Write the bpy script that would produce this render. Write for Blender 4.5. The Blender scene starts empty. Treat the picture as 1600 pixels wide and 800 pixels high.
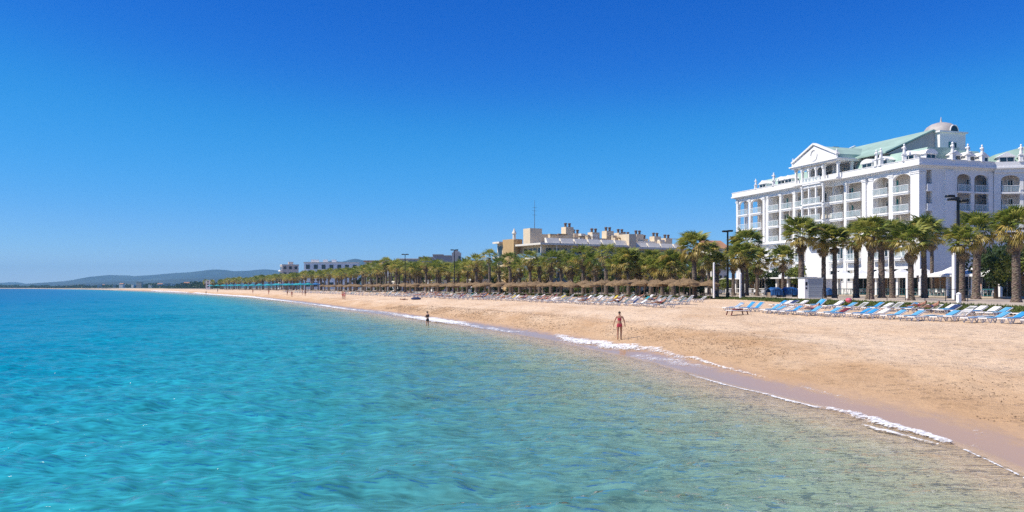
import bpy, bmesh, math, random
import numpy as np
from mathutils import Vector, Matrix, noise as mnoise

random.seed(7)
rng = np.random.default_rng(7)
sc = bpy.context.scene
COL = sc.collection

# ------------------------------------------------------------------ camera
F, H, CX, HY = 1320.0, 3.45, 800.0, 449.0          # focal length in photo pixels, eye height, vanishing row
cam_d = bpy.data.cameras.new('camera')
cam_d.sensor_width = 36.0
cam_d.lens = 36.0 * F / 1600.0
cam_d.shift_y = 49.0 / 1600.0
cam_d.clip_start = 0.1
cam_d.clip_end = 120000.0
cam = bpy.data.objects.new('camera', cam_d)
COL.objects.link(cam)
cam.location = (0, 0, H)
cam.rotation_euler = (math.radians(90), 0, 0)
sc.camera = cam

# ------------------------------------------------------------------ sky, sun, exposure
SUN_EL, SUN_AZ = math.radians(51), math.radians(-102)   # azimuth from +Y clockwise: the sun stands to the left
sun_dir = Vector((math.sin(SUN_AZ) * math.cos(SUN_EL), math.cos(SUN_AZ) * math.cos(SUN_EL), math.sin(SUN_EL)))
world = bpy.data.worlds.new('World')
sc.world = world
world.use_nodes = True
wn = world.node_tree
wn.nodes.clear()
sky = wn.nodes.new('ShaderNodeTexSky')
sky.sky_type = 'NISHITA'
sky.sun_disc = False
sky.sun_elevation = SUN_EL
sky.sun_rotation = SUN_AZ
sky.altitude = 0
sky.air_density = 0.7
sky.dust_density = 0.0
sky.ozone_density = 10.0
grade = wn.nodes.new('ShaderNodeRGBCurve')          # one colour grade over the whole sky: deep, saturated blue
dn = wn.nodes.new('ShaderNodeVectorMath')
dn.operation = 'SCALE'
dn.inputs['Scale'].default_value = 0.1
up = wn.nodes.new('ShaderNodeVectorMath')
up.operation = 'SCALE'
up.inputs['Scale'].default_value = 10.0
def set_curve(c, pts):
    while len(c.points) < len(pts):
        c.points.new(0.5, 0.5)
    for p, (x, y) in zip(c.points, pts):
        p.location = (x, y)
set_curve(grade.mapping.curves[0], [(0.0, 0.0), (0.07, 0.004), (0.12, 0.032), (0.24, 0.185), (0.46, 0.56), (1.0, 1.0)])
set_curve(grade.mapping.curves[1], [(0.0, 0.0), (0.16, 0.125), (0.25, 0.30), (0.43, 0.48), (0.6, 0.70), (1.0, 1.0)])
set_curve(grade.mapping.curves[2], [(0.0, 0.0), (0.38, 0.60), (0.51, 0.76), (0.64, 0.88), (0.8, 0.96), (1.0, 1.0)])
grade.mapping.update()
bgn = wn.nodes.new('ShaderNodeBackground')
bgn.inputs['Strength'].default_value = 0.082
wo = wn.nodes.new('ShaderNodeOutputWorld')
wn.links.new(sky.outputs[0], dn.inputs[0])
wn.links.new(dn.outputs[0], grade.inputs['Color'])
wn.links.new(grade.outputs[0], up.inputs[0])
wn.links.new(up.outputs[0], bgn.inputs['Color'])
wn.links.new(bgn.outputs[0], wo.inputs['Surface'])
sun_l = bpy.data.lights.new('sun', 'SUN')
sun_l.energy = 4.7
sun_l.angle = math.radians(0.53)
sun_l.color = (1.0, 0.93, 0.80)
sun_o = bpy.data.objects.new('sun', sun_l)
COL.objects.link(sun_o)
sun_o.rotation_euler = (-sun_dir).to_track_quat('-Z', 'Y').to_euler()
sc.view_settings.view_transform = 'Standard'
sc.view_settings.look = 'None'
sc.view_settings.exposure = 0.38
sc.view_settings.gamma = 1.0
sc.view_settings.use_curve_mapping = False
sc.render.engine = 'CYCLES'
sc.cycles.use_denoising = False        # keep the fine ripples, fronds and grain
sc.cycles.adaptive_threshold = 0.004
sc.cycles.max_bounces = 6
sc.cycles.transparent_max_bounces = 16
sc.cycles.sample_clamp_direct = 3.0
sc.cycles.sample_clamp_indirect = 4.0
sc.cycles.caustics_reflective = False
sc.cycles.caustics_refractive = False

# ------------------------------------------------------------------ place frame: v runs along the coast, u inland
TH = math.atan2(427.0, 1320.0)
CS, SN = math.cos(TH), math.sin(TH)

def P(u, v, z=0.0):
    return Vector((u * CS - v * SN, u * SN + v * CS, z))

def to_uv(X, Y):
    return X * CS + Y * SN, -X * SN + Y * CS

def ground_from_photo(x, y, z):
    Y = F * (H - z) / (y - HY)
    return (x - CX) / F * Y, Y

def uv_from_photo(x, y, z):
    return to_uv(*ground_from_photo(x, y, z))

def v_on(x, u):                      # v of the photo column x on the plane u
    k = (x - CX) / F
    Y = u / (CS * k + SN)
    return Y * (CS - SN * k)

ROT_UV = TH                          # an object rotated by this about Z has local x = inland, y = along the coast

# ------------------------------------------------------------------ helpers: materials
MATS = {}

def nodes_of(name):
    m = bpy.data.materials.new(name)
    m.use_nodes = True
    nt = m.node_tree
    nt.nodes.clear()
    out = nt.nodes.new('ShaderNodeOutputMaterial')
    return m, nt, out

def N(nt, kind, **kw):
    n = nt.nodes.new('ShaderNode' + kind)
    for k, v in kw.items():
        if k.startswith('i_'):
            n.inputs[k[2:].replace('_', ' ')].default_value = v
        else:
            setattr(n, k, v)
    return n

def L(nt, a, b):
    nt.links.new(a, b)

def ramp(nt, stops, fac=None, interp='LINEAR'):
    r = N(nt, 'ValToRGB')
    r.color_ramp.interpolation = interp
    el = r.color_ramp.elements
    while len(el) < len(stops):
        el.new(0.5)
    for e, (p, c) in zip(el, stops):
        e.position = p
        e.color = (c[0], c[1], c[2], 1.0) if len(c) == 3 else c
    if fac is not None:
        L(nt, fac, r.inputs['Fac'])
    return r

def simple(name, c, rough=0.6, var=0.15, scale=3.0, bump=0.0, bscale=20.0, metal=0.0, spec=0.4, alpha=None, coord='Object', trans=0.0, hue=None):
    """plain paint, plaster, cloth...: a base colour with slow uneven tone, fine grain and some relief"""
    if name in MATS:
        return MATS[name]
    m, nt, out = nodes_of(name)
    b = N(nt, 'BsdfPrincipled')
    b.inputs['Roughness'].default_value = rough
    b.inputs['Metallic'].default_value = metal
    b.inputs['Specular IOR Level'].default_value = spec
    tc = N(nt, 'TexCoord')
    nz = N(nt, 'TexNoise')
    nz.inputs['Scale'].default_value = scale
    nz.inputs['Detail'].default_value = 5
    nz.inputs['Roughness'].default_value = 0.65
    L(nt, tc.outputs[coord], nz.inputs['Vector'])
    c2 = hue if hue else tuple(max(0, x * (1 - var * 1.6)) for x in c)
    c1 = tuple(min(1, x * (1 + var * 0.6)) for x in c)
    r = ramp(nt, [(0.3, c2), (0.72, c1)], nz.outputs['Fac'])
    L(nt, r.outputs[0], b.inputs['Base Color'])
    if bump:
        n2 = N(nt, 'TexNoise')
        n2.inputs['Scale'].default_value = bscale
        n2.inputs['Detail'].default_value = 4
        L(nt, tc.outputs[coord], n2.inputs['Vector'])
        bp = N(nt, 'Bump')
        bp.inputs['Strength'].default_value = bump
        bp.inputs['Distance'].default_value = 0.05
        L(nt, n2.outputs['Fac'], bp.inputs['Height'])
        L(nt, bp.outputs[0], b.inputs['Normal'])
    if alpha is not None:
        b.inputs['Alpha'].default_value = alpha
    if trans:
        b.inputs['Transmission Weight'].default_value = trans
    L(nt, b.outputs[0], out.inputs[0])
    MATS[name] = m
    return m

# ------------------------------------------------------------------ helpers: meshes and objects
def link(name, me, material=None, parent=None, **props):
    o = bpy.data.objects.new(name, me)
    COL.objects.link(o)
    if material is not None and me is not None:
        if len(me.materials) == 0:
            for mm in (material if isinstance(material, (list, tuple)) else [material]):
                me.materials.append(mm)
    if parent is not None:
        o.parent = parent
    for k, v in props.items():
        o[k] = v
    return o

def empty(name, loc=(0, 0, 0), rz=0.0, scale=None, **props):
    o = bpy.data.objects.new(name, None)
    o.empty_display_size = 0.3
    COL.objects.link(o)
    o.location = loc
    o.rotation_euler = (0, 0, rz)
    if scale is not None:
        o.scale = (scale, scale, scale) if not isinstance(scale, (tuple, list)) else scale
    for k, v in props.items():
        o[k] = v
    return o

def mesh_np(name, verts, faces, smooth=False):
    me = bpy.data.meshes.new(name)
    if isinstance(faces, np.ndarray):
        n, k = faces.shape
        me.vertices.add(len(verts))
        me.vertices.foreach_set('co', np.asarray(verts, dtype=np.float32).ravel())
        me.loops.add(n * k)
        me.loops.foreach_set('vertex_index', faces.astype(np.int32).ravel())
        me.polygons.add(n)
        me.polygons.foreach_set('loop_start', np.arange(0, n * k, k, dtype=np.int32))
        me.polygons.foreach_set('loop_total', np.full(n, k, dtype=np.int32))
        me.update(calc_edges=True)
        me.validate()
    else:
        me.from_pydata([tuple(v) for v in verts], [], [tuple(f) for f in faces])
    if smooth:
        me.polygons.foreach_set('use_smooth', np.ones(len(me.polygons), dtype=bool))
    me.update()
    return me

class MB:
    """collects boxes, prisms, tubes and lathes; build() links them as one mesh object"""
    def __init__(self):
        self.v, self.f, self.m, self.s = [], [], [], []
        self.mi = 0
        self.sm = False

    def add(self, verts, faces):
        o = len(self.v)
        self.v += [tuple(p) for p in verts]
        for f in faces:
            self.f.append(tuple(i + o for i in f))
            self.m.append(self.mi)
            self.s.append(self.sm)
        return self

    def box(self, x0, x1, y0, y1, z0, z1, bev=0.0):
        if bev <= 0:
            vs = [(x0, y0, z0), (x1, y0, z0), (x1, y1, z0), (x0, y1, z0), (x0, y0, z1), (x1, y0, z1), (x1, y1, z1), (x0, y1, z1)]
            fs = [(3, 2, 1, 0), (4, 5, 6, 7), (0, 1, 5, 4), (1, 2, 6, 5), (2, 3, 7, 6), (3, 0, 4, 7)]
            return self.add(vs, fs)
        b = bev
        def ring(z, i):
            return [(x0 + i, y0 + b + i * 0, z), (x0 + b, y0 + i, z), (x1 - b, y0 + i, z), (x1 - i, y0 + b, z), (x1 - i, y1 - b, z), (x1 - b, y1 - i, z), (x0 + b, y1 - i, z), (x0 + i, y1 - b, z)]
        vs = ring(z0, b * .7) + ring(z0 + b, 0) + ring(z1 - b, 0) + ring(z1, b * .7)
        fs = []
        for r in range(3):
            for i in range(8):
                j = (i + 1) % 8
                fs.append((r * 8 + i, r * 8 + j, r * 8 + 8 + j, r * 8 + 8 + i))
        fs.append(tuple(reversed(range(8))))
        fs.append(tuple(range(24, 32)))
        return self.add(vs, fs)

    def extrude(self, poly, axis, a, b):
        """poly: 2D outline; axis 'x': outline in (y,z); 'y': (x,z); 'z': (x,y)"""
        n = len(poly)
        def pt(p, t):
            return (t, p[0], p[1]) if axis == 'x' else ((p[0], t, p[1]) if axis == 'y' else (p[0], p[1], t))
        vs = [pt(p, a) for p in poly] + [pt(p, b) for p in poly]
        fs = [tuple(range(n)), tuple(reversed(range(n, 2 * n)))]
        for i in range(n):
            j = (i + 1) % n
            fs.append((i, i + n, j + n, j))
        return self.add(vs, fs)

    def lathe(self, prof, n=12, c=(0, 0, 0), cap=True):
        vs, fs = [], []
        for r, z in prof:
            for i in range(n):
                a = 2 * math.pi * i / n
                vs.append((c[0] + r * math.cos(a), c[1] + r * math.sin(a), c[2] + z))
        for k in range(len(prof) - 1):
            for i in range(n):
                j = (i + 1) % n
                fs.append((k * n + i, k * n + j, k * n + n + j, k * n + n + i))
        if cap:
            fs.append(tuple(reversed(range(n))))
            fs.append(tuple(range((len(prof) - 1) * n, len(prof) * n)))
        return self.add(vs, fs)

    def tube(self, pts, rad, n=6):
        pts = [Vector(p) for p in pts]
        if not isinstance(rad, (list, tuple)):
            rad = [rad] * len(pts)
        vs, fs = [], []
        up = None
        for k, p in enumerate(pts):
            d = (pts[min(k + 1, len(pts) - 1)] - pts[max(k - 1, 0)]).normalized()
            if up is None:
                up = Vector((0, 0, 1)) if abs(d.z) < .9 else Vector((1, 0, 0))
            a = d.cross(up).normalized()
            b = d.cross(a).normalized()
            up = -b if False else up
            for i in range(n):
                t = 2 * math.pi * i / n
                vs.append(p + a * math.cos(t) * rad[k] + b * math.sin(t) * rad[k])
        for k in range(len(pts) - 1):
            for i in range(n):
                j = (i + 1) % n
                fs.append((k * n + i, k * n + j, k * n + n + j, k * n + n + i))
        fs.append(tuple(reversed(range(n))))
        fs.append(tuple(range((len(pts) - 1) * n, len(pts) * n)))
        return self.add(vs, fs)

    def bar(self, a, b, w, t=None):
        """square bar from a to b"""
        a, b = Vector(a), Vector(b)
        t = t or w
        d = (b - a).normalized()
        up = Vector((0, 0, 1)) if abs(d.z) < .95 else Vector((0, 1, 0))
        s = d.cross(up).normalized() * (w / 2)
        q = s.cross(d).normalized() * (t / 2)
        vs = [a - s - q, a + s - q, a + s + q, a - s + q, b - s - q, b + s - q, b + s + q, b - s + q]
        return self.add(vs, [(3, 2, 1, 0), (4, 5, 6, 7), (0, 1, 5, 4), (1, 2, 6, 5), (2, 3, 7, 6), (3, 0, 4, 7)])

    def mesh(self, name, mats=None):
        me = bpy.data.meshes.new(name)
        me.from_pydata(self.v, [], self.f)
        bm = bmesh.new()
        bm.from_mesh(me)
        bmesh.ops.recalc_face_normals(bm, faces=bm.faces)
        bm.to_mesh(me)
        bm.free()
        me.polygons.foreach_set('material_index', self.m)
        me.polygons.foreach_set('use_smooth', self.s)
        for mm in (mats or []):
            me.materials.append(mm)
        me.update()
        return me

    def build(self, name, mats, parent=None, **props):
        if not isinstance(mats, (list, tuple)):
            mats = [mats]
        return link(name, self.mesh(name, mats), None, parent, **props)

def copy_tree(src, loc=None, rz=None, scale=None, **props):
    def rec(o, par):
        c = o.copy()
        COL.objects.link(c)
        c.parent = par
        for ch in o.children:
            rec(ch, c)
        return c
    r = rec(src, None)
    if loc is not None:
        r.location = loc
    if rz is not None:
        r.rotation_euler = (r.rotation_euler[0], r.rotation_euler[1], rz)
    if scale is not None:
        r.scale = (scale, scale, scale) if not isinstance(scale, (tuple, list)) else scale
    for k, v in props.items():
        r[k] = v
    return r
# ================================================================== the shore: sea bed, beach, grass bank, promenade
_sl = [(1600, 742), (1500, 698), (1380, 664), (1265, 634), (1120, 598), (1000, 562), (930, 548), (865, 533), (790, 520), (720, 509), (660, 500), (600, 491.5), (540, 484), (460, 472.5), (400, 465.5), (330, 460.5)]
_pts = sorted((uv_from_photo(x, y, 0.0)[::-1] for x, y in _sl))
SV = np.array([-60, -20] + [p[0] for p in _pts] + [700, 1108, 1680])
SU = np.array([6, 10] + [p[1] for p in _pts] + [-58, -140, -265])
BV = np.array([-60, 100, 150, 200, 260, 340, 500, 700, 1000, 1108, 1680])
BU = np.array([0, 0, -5, -10, -15, -23, -45, -85, -140, -168, -330])

def smooth_interp(x, xp, fp):
    x = np.asarray(x, float)
    r = 0
    for o, w in ((-.1, .25), (0, .5), (.1, .25)):
        r = r + w * np.interp(x + o * (8 + np.abs(x) * .12), xp, fp)
    return r

def shore_u(v):
    return smooth_interp(v, SV, SU)

def base_u(v):                       # the promenade line bends with the bay; lounger fronts stand at 36 + base_u
    return smooth_interp(v, BV, BU)

def vnoise(a, b, seed=0):
    """cheap smooth value noise on arrays"""
    a, b = np.asarray(a, float), np.asarray(b, float)
    ia, ib = np.floor(a).astype(np.int64), np.floor(b).astype(np.int64)
    fa, fb = a - ia, b - ib
    fa, fb = fa * fa * (3 - 2 * fa), fb * fb * (3 - 2 * fb)
    def h(i, j):
        n = (i * 374761393 + j * 668265263 + seed * 1442695041) & 0x7fffffff
        n = ((n ^ (n >> 13)) * 1274126177) & 0x7fffffff
        return ((n ^ (n >> 16)) & 0xffff) / 65535.0
    return (h(ia, ib) * (1 - fa) + h(ia + 1, ib) * fa) * (1 - fb) + (h(ia, ib + 1) * (1 - fa) + h(ia + 1, ib + 1) * fa) * fb

PROM_Z = 2.2

def sand_z(u, v):
    u, v = np.asarray(u, float), np.asarray(v, float)
    us, b = shore_u(v), base_u(v)
    d = u - us
    B = np.maximum(36 + b - us, 8)
    t = np.clip(d / B, 0, 1)
    up = 1.6 * (1 - np.exp(-t / .42)) / (1 - math.exp(-1 / .42))
    back = np.clip((d - B) / 20.0, 0, 1) * 0.42
    dn = np.maximum(-0.09 * np.maximum(-d, 0), -3.0)
    up = up * np.clip(d, 0, None) / (np.clip(d, 0, None) + .7)
    z = np.where(d >= 0, up + back, dn)
    k = np.clip((d - 2.0) / 3.0, 0, 1)
    rel = (vnoise(u * .22, v * .12, 1) - .5) * .16 + (vnoise(u * .9, v * .55, 2) - .5) * .09 + (vnoise(u * 2.3, v * 2.0, 3) - .5) * .05 + (vnoise(u * 5.2, v * 4.7, 5) - .5) * .025
    berm = np.exp(-((d - 5.2 - 1.2 * vnoise(v * .1, v * 0 + 3, 4)) / 1.3) ** 2) * .10
    return z + k * (rel + berm) + np.clip(-d / 4, 0, 1) * (vnoise(u * 1.2, v * .5, 9) - .5) * .10

def ground_z(u, v):
    return float(sand_z(np.array([u]), np.array([v]))[0])

def grid_faces(nr, nc):
    i = np.arange((nr - 1) * (nc - 1))
    r, c = i // (nc - 1), i % (nc - 1)
    a = r * nc + c
    return np.stack([a, a + 1, a + nc + 1, a + nc], 1)

def attr(me, name, data):
    at = me.attributes.new(name, 'FLOAT', 'POINT')
    at.data.foreach_set('value', np.asarray(data, dtype=np.float32))

# --- beach sheet, finer where it is near
vs_ = np.concatenate([np.arange(-60, 4, 2.0), np.arange(4, 70, .22), np.arange(70, 160, .6), np.arange(160, 340, 2.0), np.arange(340, 1108, 12.0), [1108.0]])
qs_ = np.concatenate([np.arange(-70, -14, 4.0), np.arange(-14, -3, .6), np.arange(-3, 14, .22), np.arange(14, 30, .5), np.arange(30, 46, 2.0)])
VV, QQ = np.meshgrid(vs_, qs_, indexing='ij')
US, BB = shore_u(VV), base_u(VV)
WID = (36 + BB + 21.5 - US)                      # shoreline to the foot of the grass bank
DD = np.where(QQ <= 0, QQ, QQ)
UU = np.minimum(US + DD, US + WID + 1.0)
ZZ = sand_z(UU, VV)
XX, YY = UU * CS - VV * SN, UU * SN + VV * CS
me = mesh_np('beach_sand', np.stack([XX, YY, ZZ], -1).reshape(-1, 3), grid_faces(len(vs_), len(qs_)), smooth=True)
attr(me, 'shore', (UU - US).ravel())

m_sand, nt, out = nodes_of('sand')
b = N(nt, 'BsdfPrincipled')
at = N(nt, 'Attribute', attribute_name='shore')
geo = N(nt, 'NewGeometry')
n1 = N(nt, 'TexNoise', i_Scale=0.35, i_Detail=6.0, i_Roughness=0.6)
n2 = N(nt, 'TexNoise', i_Scale=2.2, i_Detail=7.0, i_Roughness=0.7)
n3 = N(nt, 'TexNoise', i_Scale=14.0, i_Detail=4.0, i_Roughness=0.7)
mp = N(nt, 'Mapping')
mp.inputs['Rotation'].default_value = (0, 0, -TH)
mp.inputs['Scale'].default_value = (1.0, 0.35, 1.0)
L(nt, geo.outputs['Position'], mp.inputs['Vector'])
for n_ in (n1, n2):
    L(nt, mp.outputs[0], n_.inputs['Vector'])
L(nt, geo.outputs['Position'], n3.inputs['Vector'])
dry = ramp(nt, [(0.30, (0.61, 0.425, 0.27)), (0.5, (0.71, 0.525, 0.36)), (0.68, (0.75, 0.575, 0.41))], n1.outputs['Fac'])
patch = ramp(nt, [(0.36, (0.62, 0.62, 0.62)), (0.5, (1, 1, 1))], n2.outputs['Fac'])
mul = N(nt, 'MixRGB', blend_type='MULTIPLY')
mul.inputs[0].default_value = 0.38
L(nt, dry.outputs[0], mul.inputs[1])
L(nt, patch.outputs[0], mul.inputs[2])
spk = ramp(nt, [(0.30, (0.35, 0.27, 0.2)), (0.42, (1, 1, 1))], n3.outputs['Fac'])
mul2 = N(nt, 'MixRGB', blend_type='MULTIPLY')
mul2.inputs[0].default_value = 0.4
L(nt, mul.outputs[0], mul2.inputs[1])
L(nt, spk.outputs[0], mul2.inputs[2])
# the damp, trodden lower beach is a deeper ochre
nd = N(nt, 'Math', operation='MULTIPLY_ADD')
L(nt, n1.outputs['Fac'], nd.inputs[0])
nd.inputs[1].default_value = 9.0
nd.inputs[2].default_value = -4.5
ds = N(nt, 'Math', operation='ADD')
L(nt, at.outputs['Fac'], ds.inputs[0])
L(nt, nd.outputs[0], ds.inputs[1])
damp = N(nt, 'MapRange', clamp=True)
damp.inputs[1].default_value = 3.5
damp.inputs[2].default_value = 8.5
L(nt, ds.outputs[0], damp.inputs[0])
mx1 = N(nt, 'MixRGB')
L(nt, damp.outputs[0], mx1.inputs[0])
mulD = N(nt, 'MixRGB', blend_type='MULTIPLY')
mulD.inputs[0].default_value = 1.0
mulD.inputs[2].default_value = (0.82, 0.74, 0.64, 1)
L(nt, mul2.outputs[0], mulD.inputs[1])
L(nt, mulD.outputs[0], mx1.inputs[1])
L(nt, mul2.outputs[0], mx1.inputs[2])
# wet film where the swash reaches
ws = N(nt, 'Math', operation='MULTIPLY_ADD')
L(nt, n2.outputs['Fac'], ws.inputs[0])
ws.inputs[1].default_value = 1.6
wsh = N(nt, 'Math', operation='ADD')
L(nt, at.outputs['Fac'], wsh.inputs[0])
wsh.inputs[1].default_value = -0.3
L(nt, wsh.outputs[0], ws.inputs[2])
wet = N(nt, 'MapRange', clamp=True, interpolation_type='SMOOTHSTEP')
wet.inputs[1].default_value = 1.4
wet.inputs[2].default_value = 3.3
wet.inputs[3].default_value = 1.0
wet.inputs[4].default_value = 0.0
L(nt, ws.outputs[0], wet.inputs[0])
mx2 = N(nt, 'MixRGB')
L(nt, wet.outputs[0], mx2.inputs[0])
L(nt, mx1.outputs[0], mx2.inputs[1])
mx2.inputs[2].default_value = (0.44, 0.29, 0.165, 1)
bed = N(nt, 'MapRange', clamp=True)                      # pale clean sand under the water
L(nt, at.outputs['Fac'], bed.inputs[0])
bed.inputs[1].default_value = 0.35
bed.inputs[2].default_value = -0.5
mx3 = N(nt, 'MixRGB')
L(nt, bed.outputs[0], mx3.inputs[0])
L(nt, mx2.outputs[0], mx3.inputs[1])
mx3.inputs[2].default_value = (0.70, 0.57, 0.41, 1)
L(nt, mx3.outputs[0], b.inputs['Base Color'])
rr = N(nt, 'MapRange', clamp=True)
L(nt, wet.outputs[0], rr.inputs[0])
rr.inputs[3].default_value = 0.95
rr.inputs[4].default_value = 0.16
L(nt, rr.outputs[0], b.inputs['Roughness'])
sp = N(nt, 'MapRange', clamp=True)
L(nt, wet.outputs[0], sp.inputs[0])
sp.inputs[3].default_value = 0.1
sp.inputs[4].default_value = 0.24
L(nt, sp.outputs[0], b.inputs['Specular IOR Level'])
nb = N(nt, 'TexNoise', i_Scale=3.2, i_Detail=6.0, i_Roughness=0.75)
L(nt, geo.outputs['Position'], nb.inputs['Vector'])
bs = N(nt, 'MapRange', clamp=True)
L(nt, wet.outputs[0], bs.inputs[0])
bs.inputs[3].default_value = 0.9
bs.inputs[4].default_value = 0.03
bsb = N(nt, 'Math', operation='MULTIPLY_ADD')        # the sea bed is rippled
L(nt, bed.outputs[0], bsb.inputs[0])
bsb.inputs[1].default_value = 0.85
L(nt, bs.outputs[0], bsb.inputs[2])
bp = N(nt, 'Bump', i_Distance=0.16)
L(nt, bsb.outputs[0], bp.inputs['Strength'])
vf = N(nt, 'TexVoronoi', i_Scale=1.9, i_Randomness=1.0)
vd = N(nt, 'MixRGB', blend_type='ADD')
vd.inputs[0].default_value = 0.35
L(nt, geo.outputs['Position'], vd.inputs[1])
L(nt, nb.outputs['Color'], vd.inputs[2])
L(nt, vd.outputs[0], vf.inputs['Vector'])
dent = N(nt, 'MapRange', clamp=True, interpolation_type='SMOOTHSTEP')
dent.inputs[1].default_value = 0.05
dent.inputs[2].default_value = 0.36
L(nt, vf.outputs['Distance'], dent.inputs[0])
hsum = N(nt, 'Math', operation='MULTIPLY_ADD')
L(nt, dent.outputs[0], hsum.inputs[0])
hsum.inputs[1].default_value = 0.5
L(nt, nb.outputs['Fac'], hsum.inputs[2])
L(nt, hsum.outputs[0], bp.inputs['Height'])
L(nt, bp.outputs[0], b.inputs['Normal'])
L(nt, b.outputs[0], out.inputs[0])
link('beach', me, m_sand, kind='structure')

# --- wrack: dried weed and twigs strewn along the tide lines
wk = np.random.default_rng(19)
nw = 9000
wv_ = wk.uniform(6, 120, nw)
line = wk.choice([3.0, 4.6, 6.3], nw, p=[.3, .45, .25]) + 1.3 * (vnoise(wv_ * .13, wv_ * 0 + 2, 31) - .5) + wk.normal(size=nw) * .55
keepw = vnoise(wv_ * .22, line * .5, 33) + .25 * wk.random(nw) > .5
wv_, line = wv_[keepw], line[keepw]
nw = len(wv_)
wu_ = shore_u(wv_) + line
wz_ = sand_z(wu_, wv_) + .012
wx, wy = wu_ * CS - wv_ * SN, wu_ * SN + wv_ * CS
wa = wk.uniform(0, 6.283, nw)
wl, ww_ = wk.uniform(.012, .06, nw) * (.5 + wv_ / 60), wk.uniform(.008, .028, nw) * (.5 + wv_ / 60)
cx_, sx_ = np.cos(wa), np.sin(wa)
base = np.stack([wx, wy, wz_], 1)
da = np.stack([cx_ * wl, sx_ * wl, 0 * wl], 1)
db = np.stack([-sx_ * ww_, cx_ * ww_, 0 * wl], 1)
tp = np.stack([0 * wl, 0 * wl, wk.uniform(.006, .022, nw)], 1)
wvx = np.stack([base - da, base - db, base + da, base + db, base + tp], 1).reshape(-1, 3)
o5 = (np.arange(nw) * 5)[:, None]
wf = np.concatenate([o5 + np.array([[0, 1, 4]]), o5 + np.array([[1, 2, 4]]), o5 + np.array([[2, 3, 4]]), o5 + np.array([[3, 0, 4]])])
link('wrack', mesh_np('wrack', wvx, wf), simple('dry_weed', (0.16, 0.10, 0.06), 0.95, 0.4, 3), kind='stuff', label='dark flecks of dried weed strewn along the tide lines', category='seaweed')

# --- inland ground: one sheet to the horizon, bank and promenade on top of it
def strip(name, off0, off1, z0, z1, material, v0=-60, v1=1108, step=4.0, dz=0.0, cols=2):
    v = np.concatenate([np.arange(v0, min(v1, 200), step), np.arange(max(v0, min(v1, 200)), v1, step * 4), [v1]])
    t = np.linspace(0, 1, cols)
    V2, T2 = np.meshgrid(v, t, indexing='ij')
    o0 = off0(V2) if callable(off0) else off0
    o1 = off1(V2) if callable(off1) else off1
    U2 = 36 + base_u(V2) + o0 + (o1 - o0) * T2
    Z2 = z0 + (z1 - z0) * T2 + dz
    me = mesh_np(name, np.stack([U2 * CS - V2 * SN, U2 * SN + V2 * CS, Z2], -1).reshape(-1, 3), grid_faces(len(v), cols))
    return link(name, me, material, kind='structure')

m_pave = simple('promenade_paving', (0.52, 0.43, 0.34), 0.85, 0.2, 0.6, 0.3, 6)
m_earth = simple('street_ground', (0.30, 0.26, 0.21), 0.9, 0.25, 0.3, 0.3, 4)
m_asph = simple('street_asphalt', (0.07, 0.07, 0.072), 0.85, 0.25, 0.6, 0.3, 8)
def lawn_off(v):                     # the grass strip comes closer to the loungers towards the camera
    return np.interp(v, [10, 47, 70, 92], [4.6, 10.2, 15.8, 20.6])
strip('promenade', lambda v: lawn_off(v) + 3.9, 37.0, PROM_Z, PROM_Z, m_pave)
strip('street', 37.0, 45.0, PROM_Z - .03, PROM_Z - .03, m_pave)
gm = MB()
strip('ground', 45.0, 1500.0, PROM_Z, PROM_Z + 2, m_earth, step=20)
# kerb between sand bank and paving
kb = MB()
vv = list(np.arange(-40, 240, 4.0))
for a, c in zip(vv[:-1], vv[1:]):
    ua, uc = 36 + float(base_u(a)) + float(lawn_off(a)) + 3.6, 36 + float(base_u(c)) + float(lawn_off(c)) + 3.6
    p = [P(ua, a), P(ua + .32, a), P(uc + .32, c), P(uc, c)]
    kb.add([(q.x, q.y, 1.8) for q in p] + [(q.x, q.y, PROM_Z + .06) for q in p], [(4, 5, 6, 7), (0, 3, 7, 4), (1, 5, 6, 2)])
kb.build('kerb', simple('kerb_stone', (0.62, 0.55, 0.46), 0.8, 0.15, 2), kind='structure')

# --- grass bank in front of the promenade: real blades over a soil strip
m_turf = simple('turf_soil', (0.07, 0.085, 0.02), 0.9, 0.3, 2)
strip('lawn', lambda v: lawn_off(v), lambda v: lawn_off(v) + 3.7, 1.93, PROM_Z - .02, m_turf, v0=-40, v1=210, step=3.0, cols=4)
nb_ = 60000
gv = rng.uniform(8, 190, nb_) ** 1.0
gt = rng.uniform(0, 1, nb_)
gu = 36 + base_u(gv) + lawn_off(gv) - .1 + 3.8 * gt
gz = 1.92 + gt * .26
gh = rng.uniform(.06, .2, nb_) * (0.6 + 0.8 * vnoise(gv * .4, gu * .8, 11))
ga = rng.uniform(0, 2 * math.pi, nb_)
gw = rng.uniform(.012, .03, nb_) * (1 + gv / 60)
gx, gy = gu * CS - gv * SN, gu * SN + gv * CS
lean = rng.uniform(-.06, .06, (nb_, 2))
p0 = np.stack([gx - np.cos(ga) * gw, gy - np.sin(ga) * gw, gz], 1)
p1 = np.stack([gx + np.cos(ga) * gw, gy + np.sin(ga) * gw, gz], 1)
p2 = np.stack([gx + lean[:, 0], gy + lean[:, 1], gz + gh], 1)
gme = mesh_np('grass', np.stack([p0, p1, p2], 1).reshape(-1, 3), np.arange(nb_ * 3).reshape(-1, 3))
m_grass = simple('grass_blade', (0.13, 0.165, 0.025), 0.7, 0.45, 0.7, coord='Object')
go = link('grass', gme, m_grass, kind='stuff', label='strip of short green grass along the seaward edge of the promenade', category='grass')

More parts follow.
